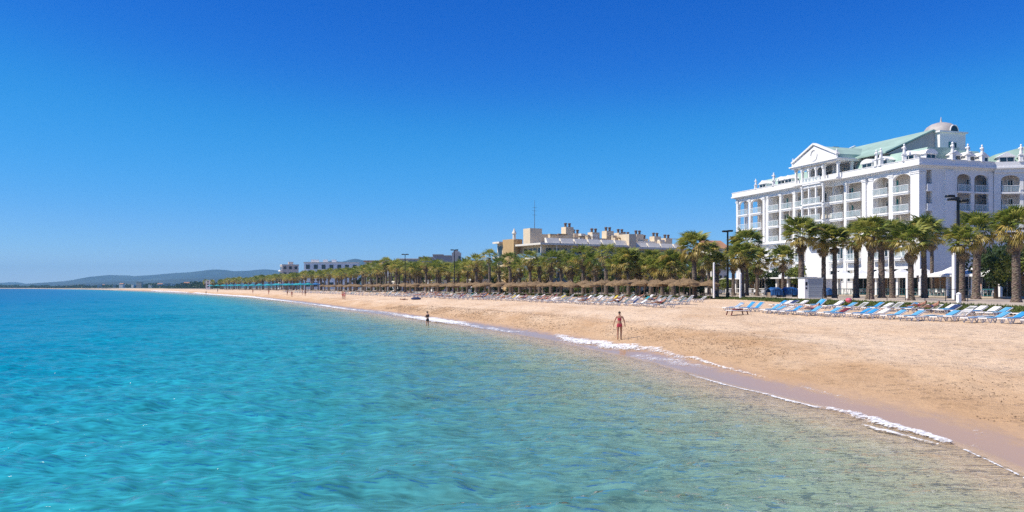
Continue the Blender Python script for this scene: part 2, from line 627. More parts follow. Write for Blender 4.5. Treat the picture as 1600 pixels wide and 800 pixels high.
# ================================================================== far shore of the bay and hills
far = [(-336, 1108), (-475, 1013), (-770, 1518), (-1200, 2150), (-2000, 2900), (-4200, 3700), (-9000, 4600)]
far[0] = tuple(P(-140, 1108).xy)
fs = MB()
far = [tuple(P(-140, 1108).xy), (-770, 1518), (-1210, 2120), (-1900, 2750), (-4200, 3500), (-9000, 4300)]
for i in range(len(far) - 1):
    (x0, y0), (x1, y1) = far[i], far[i + 1]
    nrm = Vector((y1 - y0, -(x1 - x0))).normalized()
    fs.add([(x0, y0, 0.0), (x1, y1, 0.0), (x1 + nrm.x * 60, y1 + nrm.y * 60, 2.0), (x0 + nrm.x * 60, y0 + nrm.y * 60, 2.0)], [(0, 1, 2, 3)])
fs.build('far_beach', simple('far_sand', (0.60, 0.47, 0.33), 0.95, 0.15, 0.01), kind='structure')
gb = MB()
gb.add([(-9000, 4340, 1.9), (-4200, 3540, 1.9), (-1900, 2800, 1.9), (-1200, 2160, 1.9), (-740, 1540, 1.9), (-300, 1060, 1.9), (1500, 1500, 4.5), (20000, 3000, 4.5), (20000, 40000, 5), (-30000, 40000, 5), (-30000, 8000, 2)], [tuple(range(11))])
gb.build('plain', simple('plain_ground', (0.10, 0.12, 0.06), 0.95, 0.3, 0.002), kind='structure')

m_hill = simple('hill_scrub', (0.045, 0.056, 0.05), 0.95, 0.5, 0.0016, coord='Object')

def hill(name, prof, Y, depth, seed):
    xs = np.array([p[0] for p in prof], float)
    ys = np.array([p[1] for p in prof], float)
    n = 260
    x = np.linspace(xs[0], xs[-1], n)
    hgt = (HY - np.interp(x, xs, ys)) / F * Y
    k = np.ones(7) / 7
    hgt = np.convolve(np.pad(hgt, 3, mode='edge'), k, 'valid')
    X = (x - CX) / F * Y
    rows = 28
    T = np.linspace(-1, 1, rows)
    XX, TT = np.meshgrid(X, T, indexing='xy')
    HH = np.tile(hgt, (rows, 1))
    fold = vnoise(XX / 700.0, TT * 3.5 + seed, seed) - .5 + .5 * (vnoise(XX / 260.0, TT * 8 + seed, seed + 1) - .5)
    shape = np.clip(1 - np.abs(TT) ** 1.3, 0, 1)
    Zz = HH * np.clip(shape * (1 + fold * .55 * np.abs(TT) ** .6 * 1.6), 0, 1.0) + (HY - 447.5) * 0
    Zz[0, :] = -5
    Zz[-1, :] = -5
    Yy = Y + TT * depth
    Xx = XX * (1 + 0 * TT)
    me = mesh_np(name, np.stack([Xx, Yy, Zz], -1).reshape(-1, 3), grid_faces(rows, n), smooth=True)
    return link(name, me, m_hill, kind='structure')

hill('hills', [(85, 447), (105, 443.5), (140, 437.5), (160, 434), (185, 428), (200, 431), (225, 430), (240, 429), (280, 425), (300, 424), (330, 421), (345, 419.5), (365, 422.5), (400, 421.5), (420, 420), (450, 424), (480, 428), (520, 432), (560, 436), (620, 445)], 9000, 1800, 3)
hill('hills', [(470, 440), (485, 418), (500, 411), (520, 406.5), (535, 409), (545, 406), (556, 403.5), (567, 406), (580, 411), (600, 418), (640, 428), (690, 424), (712, 409), (730, 403.5), (745, 405), (765, 415), (800, 444)], 7600, 1200, 8)
hill('hills', [(95, 447), (130, 443), (160, 440.5), (200, 438.5), (250, 437), (300, 434), (350, 432.5), (380, 435), (430, 433), (480, 438), (540, 446)], 6200, 700, 15)
hill('hills', [(-150, 447), (-90, 444), (-40, 443), (0, 442), (18, 440.2), (30, 442), (50, 445), (80, 448)], 10600, 700, 5)

# ================================================================== sea
ang = np.radians(np.concatenate([np.arange(-80, -36, 2.0), np.arange(-36, 36.01, .2), np.arange(38, 81, 2.0)]))
rad = [2.0]
while rad[-1] < 420:
    rad.append(rad[-1] * (1.0095 if rad[-1] > 9 else 1.04))
while rad[-1] < 60000:
    rad.append(rad[-1] * 1.12)
rad = np.array(rad)
R2, A2 = np.meshgrid(rad, ang, indexing='ij')
SX, SY = R2 * np.sin(A2), R2 * np.cos(A2)
su, sv = to_uv(SX, SY)
sd = su - shore_u(np.clip(sv, -60, 1680))
wz = np.zeros_like(SX)
wr = np.random.default_rng(3)
for i in range(54):
    lam = 0.32 * (16.0 ** wr.random())
    th = math.radians(-76 + wr.normal() * 34)
    k = 2 * math.pi / lam
    amp = 0.0070 * lam ** 0.72
    ph = wr.random() * 6.283
    fade = np.clip(1.5 - R2 * .0045 / lam * 2.2, 0, 1)
    wz += amp * fade * np.sin(k * (SX * math.cos(th) + SY * math.sin(th)) + ph + 1.2 * vnoise(SX / (lam * 6), SY / (lam * 6), i))
gust = 0.45 + 1.1 * vnoise(SX / 17.0, SY / 23.0, 77)
calm = np.clip(-sd / 7.0, 0.05, 1)
wz *= gust * calm
wz -= 0.0
sz = wz + 0.0
fc = grid_faces(len(rad), len(ang))
dmin = np.minimum.reduce([sd.ravel()[fc[:, i]] for i in range(4)])
keep = (dmin < 0.6) | (R2.ravel()[fc[:, 0]] > 900)
fc = fc[keep]
me = mesh_np('sea', np.stack([SX, SY, sz], -1).reshape(-1, 3), fc, smooth=True)
attr(me, 'shore', np.clip(sd, -3000, 10).ravel())

m_sea, nt, out = nodes_of('sea_water')
at = N(nt, 'Attribute', attribute_name='shore')
geo = N(nt, 'NewGeometry')
nl = N(nt, 'TexNoise', i_Scale=0.05, i_Detail=4.0, i_Roughness=0.6)
mpl = N(nt, 'Mapping')
mpl.inputs['Scale'].default_value = (0.6, 1.6, 1)
L(nt, geo.outputs['Position'], mpl.inputs['Vector'])
L(nt, mpl.outputs[0], nl.inputs['Vector'])
off = N(nt, 'Math', operation='MULTIPLY_ADD')
L(nt, at.outputs['Fac'], off.inputs[0])
off.inputs[1].default_value = -1.0
nlm = N(nt, 'Math', operation='MULTIPLY_ADD')
L(nt, nl.outputs['Fac'], nlm.inputs[0])
nlm.inputs[1].default_value = 14.0
nlm.inputs[2].default_value = -7.0
nls = N(nt, 'Math', operation='MULTIPLY')
L(nt, nlm.outputs[0], nls.inputs[0])
lim = N(nt, 'MapRange', clamp=True)
L(nt, at.outputs['Fac'], lim.inputs[0])
lim.inputs[1].default_value = 0.0
lim.inputs[2].default_value = -25.0
lim.inputs[3].default_value = 0.05
lim.inputs[4].default_value = 1.0
L(nt, lim.outputs[0], nls.inputs[1])
L(nt, nls.outputs[0], off.inputs[2])
lg = N(nt, 'Math', operation='LOGARITHM')
mxl = N(nt, 'Math', operation='MAXIMUM')
L(nt, off.outputs[0], mxl.inputs[0])
mxl.inputs[1].default_value = 1.0
L(nt, mxl.outputs[0], lg.inputs[0])
lg.inputs[1].default_value = 10.0
lgs = N(nt, 'Math', operation='MULTIPLY')
lgs.inputs[1].default_value = 1 / 3.3
L(nt, lg.outputs[0], lgs.inputs[0])
# distance off shore -> water colour: 1 m .. 2 km on a log scale (sand water, turquoise, blue)
wc = ramp(nt, [(0.0, (0.40, 0.41, 0.31)), (0.24, (0.17, 0.345, 0.335)), (0.35, (0.035, 0.305, 0.345)), (0.44, (0.002, 0.235, 0.345)), (0.55, (0.0, 0.16, 0.335)), (0.7, (0.0, 0.11, 0.27)), (1.0, (0.0, 0.075, 0.2))], lgs.outputs[0])
dif = N(nt, 'BsdfDiffuse')
L(nt, wc.outputs[0], dif.inputs['Color'])
tr = N(nt, 'BsdfTransparent')
trc = ramp(nt, [(0.0, (0.97, 0.98, 0.98)), (0.22, (0.72, 0.93, 0.92)), (0.45, (0.35, 0.8, 0.82))], lgs.outputs[0])
L(nt, trc.outputs[0], tr.inputs['Color'])
op = N(nt, 'MapRange', clamp=True, interpolation_type='SMOOTHSTEP')
L(nt, off.outputs[0], op.inputs[0])
op.inputs[1].default_value = -0.3
op.inputs[2].default_value = 20.0
op.inputs[3].default_value = 0.04
op.inputs[4].default_value = 1.0
mixb = N(nt, 'MixShader')
L(nt, op.outputs[0], mixb.inputs[0])
L(nt, tr.outputs[0], mixb.inputs[1])
L(nt, dif.outputs[0], mixb.inputs[2])
# ripples of four sizes, drawn out along the wave crests
hsum = None
cr_h = None
for scl, amp, rot, dist in ((3.8, 1.15, 6, .25), (1.5, 1.9, -5, .25), (0.5, 3.6, 8, .2), (0.12, 5.0, -8, .2)):
    mpr = N(nt, 'Mapping')
    mpr.inputs['Rotation'].default_value = (0, 0, math.radians(rot))
    mpr.inputs['Scale'].default_value = (0.9, 2.3, 1)
    L(nt, geo.outputs['Position'], mpr.inputs['Vector'])
    nr = N(nt, 'TexNoise', i_Scale=scl, i_Detail=1.5, i_Roughness=0.5, i_Distortion=dist)
    L(nt, mpr.outputs[0], nr.inputs['Vector'])
    ma = N(nt, 'Math', operation='MULTIPLY_ADD')
    L(nt, nr.outputs['Fac'], ma.inputs[0])
    ma.inputs[1].default_value = amp
    if hsum is None:
        ma.inputs[2].default_value = 0.0
    else:
        L(nt, hsum.outputs[0], ma.inputs[2])
    hsum = ma
    cw = N(nt, 'Math', operation='MULTIPLY_ADD')
    L(nt, nr.outputs['Fac'], cw.inputs[0])
    cw.inputs[1].default_value = {3.8: 0.44, 1.5: 0.34, 0.5: 0.22, 0.12: 0.0}[scl]
    if cr_h is None:
        cw.inputs[2].default_value = 0.0
    else:
        L(nt, cr_h.outputs[0], cw.inputs[2])
    cr_h = cw
bp = N(nt, 'Bump', i_Strength=1.0, i_Distance=0.06)
# ripple light painted into the water colour: lighter crests, darker troughs
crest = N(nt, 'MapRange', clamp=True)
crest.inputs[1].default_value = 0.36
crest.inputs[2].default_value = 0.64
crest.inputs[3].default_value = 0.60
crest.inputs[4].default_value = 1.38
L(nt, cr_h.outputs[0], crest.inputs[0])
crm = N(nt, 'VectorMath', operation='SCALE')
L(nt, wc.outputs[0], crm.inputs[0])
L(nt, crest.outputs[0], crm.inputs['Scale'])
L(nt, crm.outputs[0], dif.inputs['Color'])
L(nt, hsum.outputs[0], bp.inputs['Height'])
gl = N(nt, 'BsdfGlossy', i_Roughness=0.05)
glr = ramp(nt, [(0.34, (0.05, 0.05, 0.05)), (0.56, (0.26, 0.26, 0.26)), (0.8, (0.36, 0.36, 0.36))], lgs.outputs[0])
L(nt, glr.outputs[0], gl.inputs['Roughness'])
L(nt, bp.outputs[0], gl.inputs['Normal'])
fr = N(nt, 'Fresnel', i_IOR=1.33)
L(nt, bp.outputs[0], fr.inputs['Normal'])
frm = N(nt, 'Math', operation='POWER')
L(nt, fr.outputs[0], frm.inputs[0])
frm.inputs[1].default_value = 1.35
frc = N(nt, 'Math', operation='MINIMUM')
L(nt, frm.outputs[0], frc.inputs[0])
frc.inputs[1].default_value = 0.7
chop = ramp(nt, [(0.46, (1, 1, 1)), (0.60, (0.5, 0.5, 0.5)), (0.7, (0.38, 0.38, 0.38))], lgs.outputs[0])   # choppy open water shows less mirror
fcm = N(nt, 'Math', operation='MULTIPLY')
L(nt, frc.outputs[0], fcm.inputs[0])
L(nt, chop.outputs[0], fcm.inputs[1])
mixg = N(nt, 'MixShader')
L(nt, fcm.outputs[0], mixg.inputs[0])
L(nt, mixb.outputs[0], mixg.inputs[1])
L(nt, gl.outputs[0], mixg.inputs[2])
L(nt, mixg.outputs[0], out.inputs[0])
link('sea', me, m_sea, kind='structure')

# --- the sea and the shore go on behind the camera
sb = MB()
sb.add([(-3000, -3000, -.02), (P(8, -60).x, P(8, -60).y, -.02), (.4, .3, -.02), (-11.0, 1.9, -.02), (-3000, 520, -.02)], [(0, 1, 2, 3, 4)])
sb.add([(P(8, -60).x, P(8, -60).y, -.02), (-3000, -3000, -.02), (P(-20, -1500).x, P(-20, -1500).y, -.02)], [(0, 1, 2)])
sbm = sb.mesh('sea')
attr(sbm, 'shore', [-60.0] * len(sbm.vertices))
link('sea', sbm, m_sea, kind='structure')
bb = MB()
bb.add([P(-6, -1500, 0), P(6, -60, -.3), P(57, -60, 2.0), P(40, -1500, 2.0)], [(0, 1, 2, 3)])
bbm = bb.mesh('beach')
attr(bbm, 'shore', [0.0, 0.0, 30.0, 30.0])
link('beach', bbm, m_sand, kind='structure')
gb2 = MB()
gb2.add([P(40, -1500, 2.0), P(57, -60, 2.0), P(57, -60, 2.19), P(900, -60, 2.2), P(900, -1500, 2.2)], [(0, 1, 3, 4)])
gb2.build('ground', m_earth, kind='structure')

# --- sea floor far out, under the water sheet
sf = MB()
sf.add([(-60000, -200, -4), (400, -200, -4), (400, 60000, -4), (-60000, 60000, -4)], [(0, 1, 2, 3)])
sf.build('sea_floor', simple('sea_floor_sand', (0.45, 0.38, 0.28), 0.95, 0.2, 0.05), kind='structure')

# --- foam: low bumpy ribbons of froth with ragged holes
m_foam, nt, out = nodes_of('foam')
b = N(nt, 'BsdfPrincipled', i_Roughness=0.7)
b.inputs['Base Color'].default_value = (0.86, 0.87, 0.88, 1)
at = N(nt, 'Attribute', attribute_name='froth')
geo = N(nt, 'NewGeometry')
nf = N(nt, 'TexNoise', i_Scale=2.6, i_Detail=7.0, i_Roughness=0.72, i_Distortion=0.9)
L(nt, geo.outputs['Position'], nf.inputs['Vector'])
vf = N(nt, 'TexVoronoi', i_Scale=5.0, feature='DISTANCE_TO_EDGE')
nfd = N(nt, 'TexNoise', i_Scale=3.0, i_Detail=4.0)
L(nt, geo.outputs['Position'], nfd.inputs['Vector'])
vadd = N(nt, 'MixRGB', blend_type='ADD')
vadd.inputs[0].default_value = 0.6
L(nt, geo.outputs['Position'], vadd.inputs[1])
L(nt, nfd.outputs['Color'], vadd.inputs[2])
L(nt, vadd.outputs[0], vf.inputs['Vector'])
lace = N(nt, 'MapRange', clamp=True)
lace.inputs[1].default_value = 0.0
lace.inputs[2].default_value = 0.16
lace.inputs[3].default_value = 0.22
lace.inputs[4].default_value = -0.10
L(nt, vf.outputs[0], lace.inputs[0])
s1 = N(nt, 'Math', operation='ADD')
L(nt, at.outputs['Fac'], s1.inputs[0])
L(nt, nf.outputs['Fac'], s1.inputs[1])
s2 = N(nt, 'Math', operation='ADD')
L(nt, s1.outputs[0], s2.inputs[0])
L(nt, lace.outputs[0], s2.inputs[1])
al = N(nt, 'MapRange', clamp=True)
al.inputs[1].default_value = 0.98
al.inputs[2].default_value = 1.32
L(nt, s2.outputs[0], al.inputs[0])
L(nt, al.outputs[0], b.inputs['Alpha'])
bp = N(nt, 'Bump', i_Strength=0.7, i_Distance=0.05)
L(nt, nf.outputs['Fac'], bp.inputs['Height'])
L(nt, bp.outputs[0], b.inputs['Normal'])
L(nt, b.outputs[0], out.inputs[0])

def foam(pts, height=0.04, step=0.12, seed=1, z=0.03, dens=1.0):
    """pts: photo points (x, y, width in metres, strength) along the water line"""
    W = []
    for x, y, w, s in pts:
        X, Y = ground_from_photo(x, y, z)
        W.append((X, Y, w, s))
    W = np.array(W)
    seg = np.concatenate([[0], np.cumsum(np.hypot(np.diff(W[:, 0]), np.diff(W[:, 1])))])
    n = max(6, min(900, int(seg[-1] / step)))
    t = np.linspace(0, seg[-1], n)
    k = max(1, n // (len(pts) * 3))
    def itp(c):
        a = np.interp(t, seg, W[:, c])
        return np.convolve(np.pad(a, k, mode='edge'), np.ones(2 * k + 1) / (2 * k + 1), 'valid')
    X, Y, w, s = (itp(c) for c in range(4))
    tx, ty = np.gradient(X), np.gradient(Y)
    ln = np.hypot(tx, ty)
    nx, ny = ty / ln, -tx / ln
    rows = 15
    q = np.linspace(-.5, .5, rows)
    T2, Q2 = np.meshgrid(t, q, indexing='ij')
    wob = (vnoise(t / 1.4, t * 0 + seed, seed) - .5) * .5 + (vnoise(t / .5, t * 0 + seed, seed + 3) - .5) * .22
    ww = w * (0.7 + .6 * vnoise(t / .9, t * 0 + 5.5, seed + 1))
    offs = Q2 * ww[:, None] + wob[:, None] * np.minimum(1, w)[:, None]
    PX, PY = X[:, None] + nx[:, None] * offs, Y[:, None] + ny[:, None] * offs
    prof = np.clip(1 - (2 * np.abs(Q2)) ** 2, 0, 1)
    hz = height * prof * (0.35 + 1.1 * vnoise(PX * 3.1, PY * 3.1, seed + 2)) * s[:, None]
    pu, pv = to_uv(PX, PY)
    gz = np.maximum(sand_z(pu, pv), 0.0) + 0.014
    froth = (prof ** .8) * .62 * dens * s[:, None] + .12 * s[:, None] - .1
    tip = np.minimum(1, np.minimum(t, seg[-1] - t) / max(.3, seg[-1] * .06))
    froth = froth * tip[:, None] - (1 - tip[:, None]) * .3
    me = mesh_np('surf_foam', np.stack([PX, PY, gz + hz], -1).reshape(-1, 3), grid_faces(n, rows), smooth=True)
    attr(me, 'froth', froth.ravel())
    return link('surf_foam', me, m_foam, kind='structure')

foam([(1255, 631, .3, .6), (1300, 640, .5, .95), (1340, 650, .6, 1.1), (1385, 661, .7, 1.2), (1430, 673, .55, 1.25), (1470, 686, .4, 1.2), (1500, 697, .25, 1.0)], .05, .05, 1)
foam([(1340, 660, .15, .7), (1380, 671, .3, 1.2), (1420, 681, .22, 1.1), (1460, 692, .16, 1.0), (1485, 697.5, .12, .8)], .03, .05, 21)
foam([(1310, 647, .5, .45), (1380, 666, .8, .62), (1440, 681, .6, .6), (1490, 696, .3, .5)], .01, .06, 22)
foam([(1070, 582, .2, .9), (1120, 598, .28, 1.15), (1180, 611, .22, 1.05), (1230, 624, .26, 1.15), (1300, 641, .3, 1.1)], .02, .05, 2)
foam([(855, 525, .6, .8), (900, 535, 1.5, 1.1), (950, 545, 1.9, 1.15), (1000, 551, 1.6, 1.0), (1050, 561, .8, .85), (1100, 573, .4, 1.05), (1150, 587, .25, .92), (1200, 600, .18, .75), (1240, 609, .1, .5)], .06, .08, 3)
foam([(985, 555, 1.2, .7), (1040, 566, 1.4, .8), (1090, 576, .9, .75), (1130, 584, .4, .5)], .02, .08, 33)
foam([(1230, 600, .25, .55), (1270, 609, .3, .7), (1310, 618, .3, .65), (1360, 628, .2, .4)], .006, .06, 34, z=.18)
foam([(1510, 664, .1, .4), (1530, 676, .3, .6), (1520, 690, .25, .55), (1545, 706, .15, .4)], .006, .05, 35, z=.1)
foam([(1500, 697, .14, 1.1), (1540, 716, .1, 1.0), (1600, 744, .1, .95), (1680, 785, .1, .95)], .008, .05, 36)
foam([(600, 489.5, .7, .7), (640, 496, 1.3, 1.1), (668, 499.5, 2.6, 1.25), (700, 504.5, 2.4, 1.2), (735, 510, 1.1, .9), (780, 517, .8, .9), (812, 520.5, .7, .8), (842, 525, .4, .6)], .10, .18, 4)
foam([(470, 474, .7, .8), (500, 477.5, 1.2, 1.1), (530, 482, 1.6, 1.1), (560, 485.5, 1.0, .9), (600, 489.5, .9, .8), (640, 495, .9, .7)], .10, .3, 5)
foam([(395, 464.8, 2.5, 1.2), (430, 469, 3.0, 1.2), (470, 473.5, 1.5, .9), (500, 477, .6, .6)], .14, .5, 6)
foam([(300, 458.3, 3.5, 1.1), (340, 461, 3.5, 1.2), (395, 464.8, 3.2, 1.2), (420, 467.6, 2, .9)], .16, .8, 7)
foam([(235, 455.2, 4.0, 1.1), (265, 456.5, 4.5, 1.1), (300, 458.4, 3.5, 1.0)], .18, 1.2, 8)
foam([(140, 451.9, 7, 1.2), (180, 452.4, 9, 1.2), (215, 453.1, 7, 1.1)], .2, 3.0, 10)
# ================================================================== white hotel
U0 = 98.2
V0 = v_on(1437, U0)
ZB = PROM_Z
m_white = simple('white_render', (0.80, 0.785, 0.77), 0.75, 0.06, 0.5, 0.08, 6)
m_trim = simple('white_trim', (0.82, 0.81, 0.80), 0.65, 0.05, 1.5)
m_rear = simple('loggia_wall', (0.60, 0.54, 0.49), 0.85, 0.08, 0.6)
m_glass = simple('dark_glass', (0.02, 0.035, 0.045), 0.08, 0.2, 0.6, spec=0.6)
m_teal = simple('teal_shutter', (0.03, 0.20, 0.20), 0.45, 0.2, 2)
m_copper = simple('green_roof', (0.34, 0.48, 0.41), 0.6, 0.16, 0.35, 0.15, 5)
m_grey = simple('grey_gable', (0.42, 0.40, 0.40), 0.8, 0.1, 0.5)
m_dome = simple('dome_lead', (0.44, 0.40, 0.38), 0.55, 0.15, 1.0)
m_rail = simple('balcony_glass', (0.55, 0.66, 0.68), 0.12, 0.08, 1.0, alpha=0.25, spec=0.6)
m_metal = simple('white_metal', (0.78, 0.78, 0.78), 0.4, 0.05, 2)

hotel = empty('hotel_building', P(U0, V0, ZB), TH, label='large white hotel with arched balconies, rooftop statues and a green roof', category='hotel')

def yv(x, u=U0):
    return v_on(x, u) - V0

def z_(z):
    return z - ZB

def arch_poly(y0, y1, zs, zt, rise, n=10):
    pts = [(y0, zt), (y0, zs)]
    c, r = (y0 + y1) / 2, (y1 - y0) / 2
    for i in range(1, n):
        a = math.pi * (1 - i / n)
        pts.append((c + r * math.cos(a), zs + rise * math.sin(a)))
    pts += [(y1, zs), (y1, zt)]
    return pts

FL = [12.3, 15.3, 18.3]
TOP = 21.35

cur_r = random.Random(17)
m_curtain = simple('curtain_cloth', (0.42, 0.39, 0.34), 0.9, 0.2, 6)
def add_window(par, x, y0, y1, z0, z1, axis='x', shutter=True, face=-1, name='window'):
    """frame with a dark pane and one open shutter leaf, set in a wall whose outside is towards face*axis"""
    fr = MB()
    w = 0.09
    def bx(mb, a0, a1, t0, t1, q0, q1):
        if axis == 'x':
            mb.box(min(x + face * t0, x + face * t1), max(x + face * t0, x + face * t1), a0, a1, z_(q0), z_(q1))
        else:
            mb.box(a0, a1, min(x + face * t0, x + face * t1), max(x + face * t0, x + face * t1), z_(q0), z_(q1))
    bx(fr, y0, y0 + w, 0.003, .10, z0, z1)
    bx(fr, y1 - w, y1, 0.003, .10, z0, z1)
    bx(fr, y0 + w, y1 - w, 0.003, .098, z1 - w, z1)
    bx(fr, y0 + w, y1 - w, 0.003, .098, z0, z0 + w)
    mid = (y0 + y1) / 2
    bx(fr, mid - .03, mid + .03, 0.003, .096, z0 + w, z1 - w)
    f = fr.build(name, m_trim, par)
    for a0, a1 in ((y0 + w, mid - .03), (mid + .03, y1 - w)):
        pn = MB()
        bx(pn, a0, a1, 0.004, .03, z0 + w, z1 - w)
        pn.build('pane', m_glass, f)
    if cur_r.random() < .4:                      # a drawn curtain shows behind part of the glass
        cu = MB()
        e = y0 + w + (y1 - y0 - 2 * w) * cur_r.uniform(.25, .6)
        bx(cu, y0 + w, e, .031, .04, z0 + w, z1 - w)
        cu.build('curtain', m_curtain, f)
    if shutter:
        sh = MB()
        bx(sh, y0 - .02 - (y1 - y0) * .28, y0 - .02, 0.003, .07, z0, z1)
        sh.build('shutter', m_teal, f)
    return f

def railing(par, x, y0, y1, z, axis='x', gap=0.0):
    gl = MB()
    if axis == 'x':
        gl.box(x - .012, x + .012, y0 + .06, y1 - .06, z_(z + .08), z_(z + .93))
    else:
        gl.box(y0 + .06, y1 - .06, x - .012, x + .012, z_(z + .08), z_(z + .93))
    g = gl.build('glass_panel', m_rail, par)
    r = MB()
    n = max(2, int((y1 - y0) / 1.3) + 1)
    if axis == 'x':
        r.box(x - .035, x + .035, y0 + .03, y1 - .03, z_(z + .95), z_(z + 1.02))
        for i in range(n):
            yy = y0 + .06 + (y1 - y0 - .12) * i / (n - 1)
            r.box(x - .02, x + .02, yy - .02, yy + .02, z_(z), z_(z + .95))
    else:
        r.box(y0 + .03, y1 - .03, x - .035, x + .035, z_(z + .95), z_(z + 1.02))
        for i in range(n):
            yy = y0 + .06 + (y1 - y0 - .12) * i / (n - 1)
            r.box(yy - .02, yy + .02, x - .02, x + .02, z_(z), z_(z + .95))
    r.build('handrail', m_metal, par)

def balcony(par, y0, y1, z, x=0.0, proj=0.38, depth=2.2):
    s = MB()
    s.box(x - proj, x + depth, y0, y1, z_(z - .26), z_(z), 0)
    s.box(x - proj + .1, x - .02, y0 + .15, y1 - .15, z_(z - .46), z_(z - .26))
    o = s.build('balcony', m_trim, par)
    railing(o, x - proj + .08, y0, y1, z)
    return o

def column(par, y0, y1, z0, z1, x=0.0, d=0.5, name='column'):
    c = MB()
    w = .08
    c.box(x - .06, x + d, y0, y1, z_(z0), z_(z1))
    c.box(x - .06 - w, x + d + w, y0 - w, y1 + w, z_(z1 - .55), z_(z1 - .38))
    c.box(x - .06 - .05, x + d + .05, y0 - .05, y1 + .05, z_(z0), z_(z0 + .35))
    c.box(x - .06 - w * 1.6, x + d + w * 1.6, y0 - w * 1.6, y1 + w * 1.6, z_(z1 - .30), z_(z1 - .16))
    return c.build(name, m_trim, par)

# main sea front, local x inland, local y along the coast (0 at the near corner)
yC0, yC1 = 0.0, yv(1423)
cols = [(yv(1395.5), yv(1389)), (yv(1323), yv(1319)), (yv(1243), yv(1239)), (yv(1221), yv(1218)), (yv(1173), yv(1170))]
dbl = [(yv(1364.5), yv(1347)), (yv(1201), yv(1192))]
bow = (yv(1296.5), yv(1259))
YE = yv(1150.2)
bays = [(yv(1422), yv(1396), 1), (yv(1389), yv(1365), 1), (yv(1347), yv(1323), 0), (yv(1319), yv(1297), 0),
        (yv(1259), yv(1243), 0), (yv(1239), yv(1222), 0), (yv(1218), yv(1201), 0), (yv(1191), yv(1174), 1), (yv(1170), yv(1155), 1)]

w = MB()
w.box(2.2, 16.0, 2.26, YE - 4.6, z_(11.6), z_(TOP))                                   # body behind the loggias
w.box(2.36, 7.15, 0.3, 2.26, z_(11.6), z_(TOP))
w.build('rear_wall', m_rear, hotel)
w = MB()
w.box(0.0, 16.0, 0.3, YE, z_(2.2), z_(11.55))
w.build('ground_floor_wall', m_white, hotel)
w = MB()
w.box(2.2, 9.0, YE - 4.6 + .005, YE - 4.3, z_(11.6), z_(TOP))
w.build('end_wall', m_white, hotel)
for zc0, zc1, pr in ((11.55, 11.8, .55), (11.8, 12.04, .75)):
    c = MB()
    c.box(-pr, 16.05, -.02, YE + .3, z_(zc0), z_(zc1))
    c.build('base_cornice', m_trim, hotel)
f = MB()
f.box(-.02, 2.2, -.0, YE, z_(TOP), z_(21.75))
f.box(2.2, 14.2, 0.0, YE, z_(TOP + .003), z_(21.75))
f.build('frieze', m_white, hotel)
c = MB()
c.box(-.30, 14.2, -.30, YE + .3, z_(21.75), z_(21.95))
c.box(-.75, 14.2, -.70, YE + .75, z_(21.95), z_(22.2))
c.box(-.60, -.25, -.55, YE + .6, z_(22.2), z_(22.95))
c.box(-.66, -.19, -.61, YE + .66, z_(22.95), z_(23.05))
c.box(-.25, 14.2, -.55, -.2, z_(22.2), z_(22.95))
c.box(-.19, 14.2, -.61, -.14, z_(22.95), z_(23.05))
c.build('cornice', m_trim, hotel)
# piers
for y0, y1 in cols:
    column(hotel, y0, y1, 12.04, TOP)
for y0, y1 in dbl:
    q = MB()
    q.box(.25, 2.2, y0 + .3, y1 - .3, z_(12.04), z_(TOP))
    q.build('pier_wall', m_white, hotel)
    t = (y1 - y0) * .33
    column(hotel, y0, y0 + t, 12.04, TOP, d=1.0, name='pilaster')
    column(hotel, y1 - t, y1, 12.04, TOP, d=1.0, name='pilaster')
column(hotel, .05, yC1, 12.04, TOP, d=1.2, name='corner_pier')
column(hotel, YE - .7, YE - .1, 12.04, TOP, d=.6, name='corner_pier')
column(hotel, YE - .7, YE - .1, 12.04, TOP, x=1.9, d=.5, name='corner_pier')
# arches, balconies, doors
for i, (y0, y1, ar) in enumerate(bays):
    if ar:
        a = MB()
        a.extrude(arch_poly(y0 - .05, y1 + .05, z_(20.35), z_(TOP - .002), .75), 'x', -.03, .42)
        a.build('arch', m_trim, hotel)
    else:
        a = MB()
        a.box(.0, .4, y0 - .1, y1 + .1, z_(TOP - .35), z_(TOP - .002))
        a.build('beam', m_trim, hotel)
    for k, zf in enumerate(FL):
        if k == 0 and i in (0, 1, 2, 3):
            pass
        balcony(hotel, y0 + .01, y1 - .01, zf)
        if i < 8:
            wd = min(1.25, (y1 - y0) * .36)
            add_window(hotel, 2.2, y0 + .75, y0 + .75 + wd, zf + .05, zf + 2.25)
            if i in (1, 6):
                add_window(hotel, 2.2, y1 - 1.3, y1 - .35, zf + .05, zf + 2.25, shutter=False)
# lower floors: windows between pilasters
for i, (y0, y1, ar) in enumerate(bays):
    column(hotel, y1 - .1, y1 + .45, 2.2, 11.55, x=-.12, d=.3, name='pilaster')
    for zf in (8.3, 4.4):
        m = (y0 + y1) / 2
        q_ = (y1 - y0) / 4
        add_window(hotel, 0.0, m - q_ - .75, m - q_ + .75, zf, zf + 2.0, shutter=False)
        add_window(hotel, 0.0, m + q_ - .75, m + q_ + .75, zf, zf + 2.0, shutter=False)
    balcony(hotel, y0 + .25, y1 - .25, 8.05, 0.0, .8, -.01)

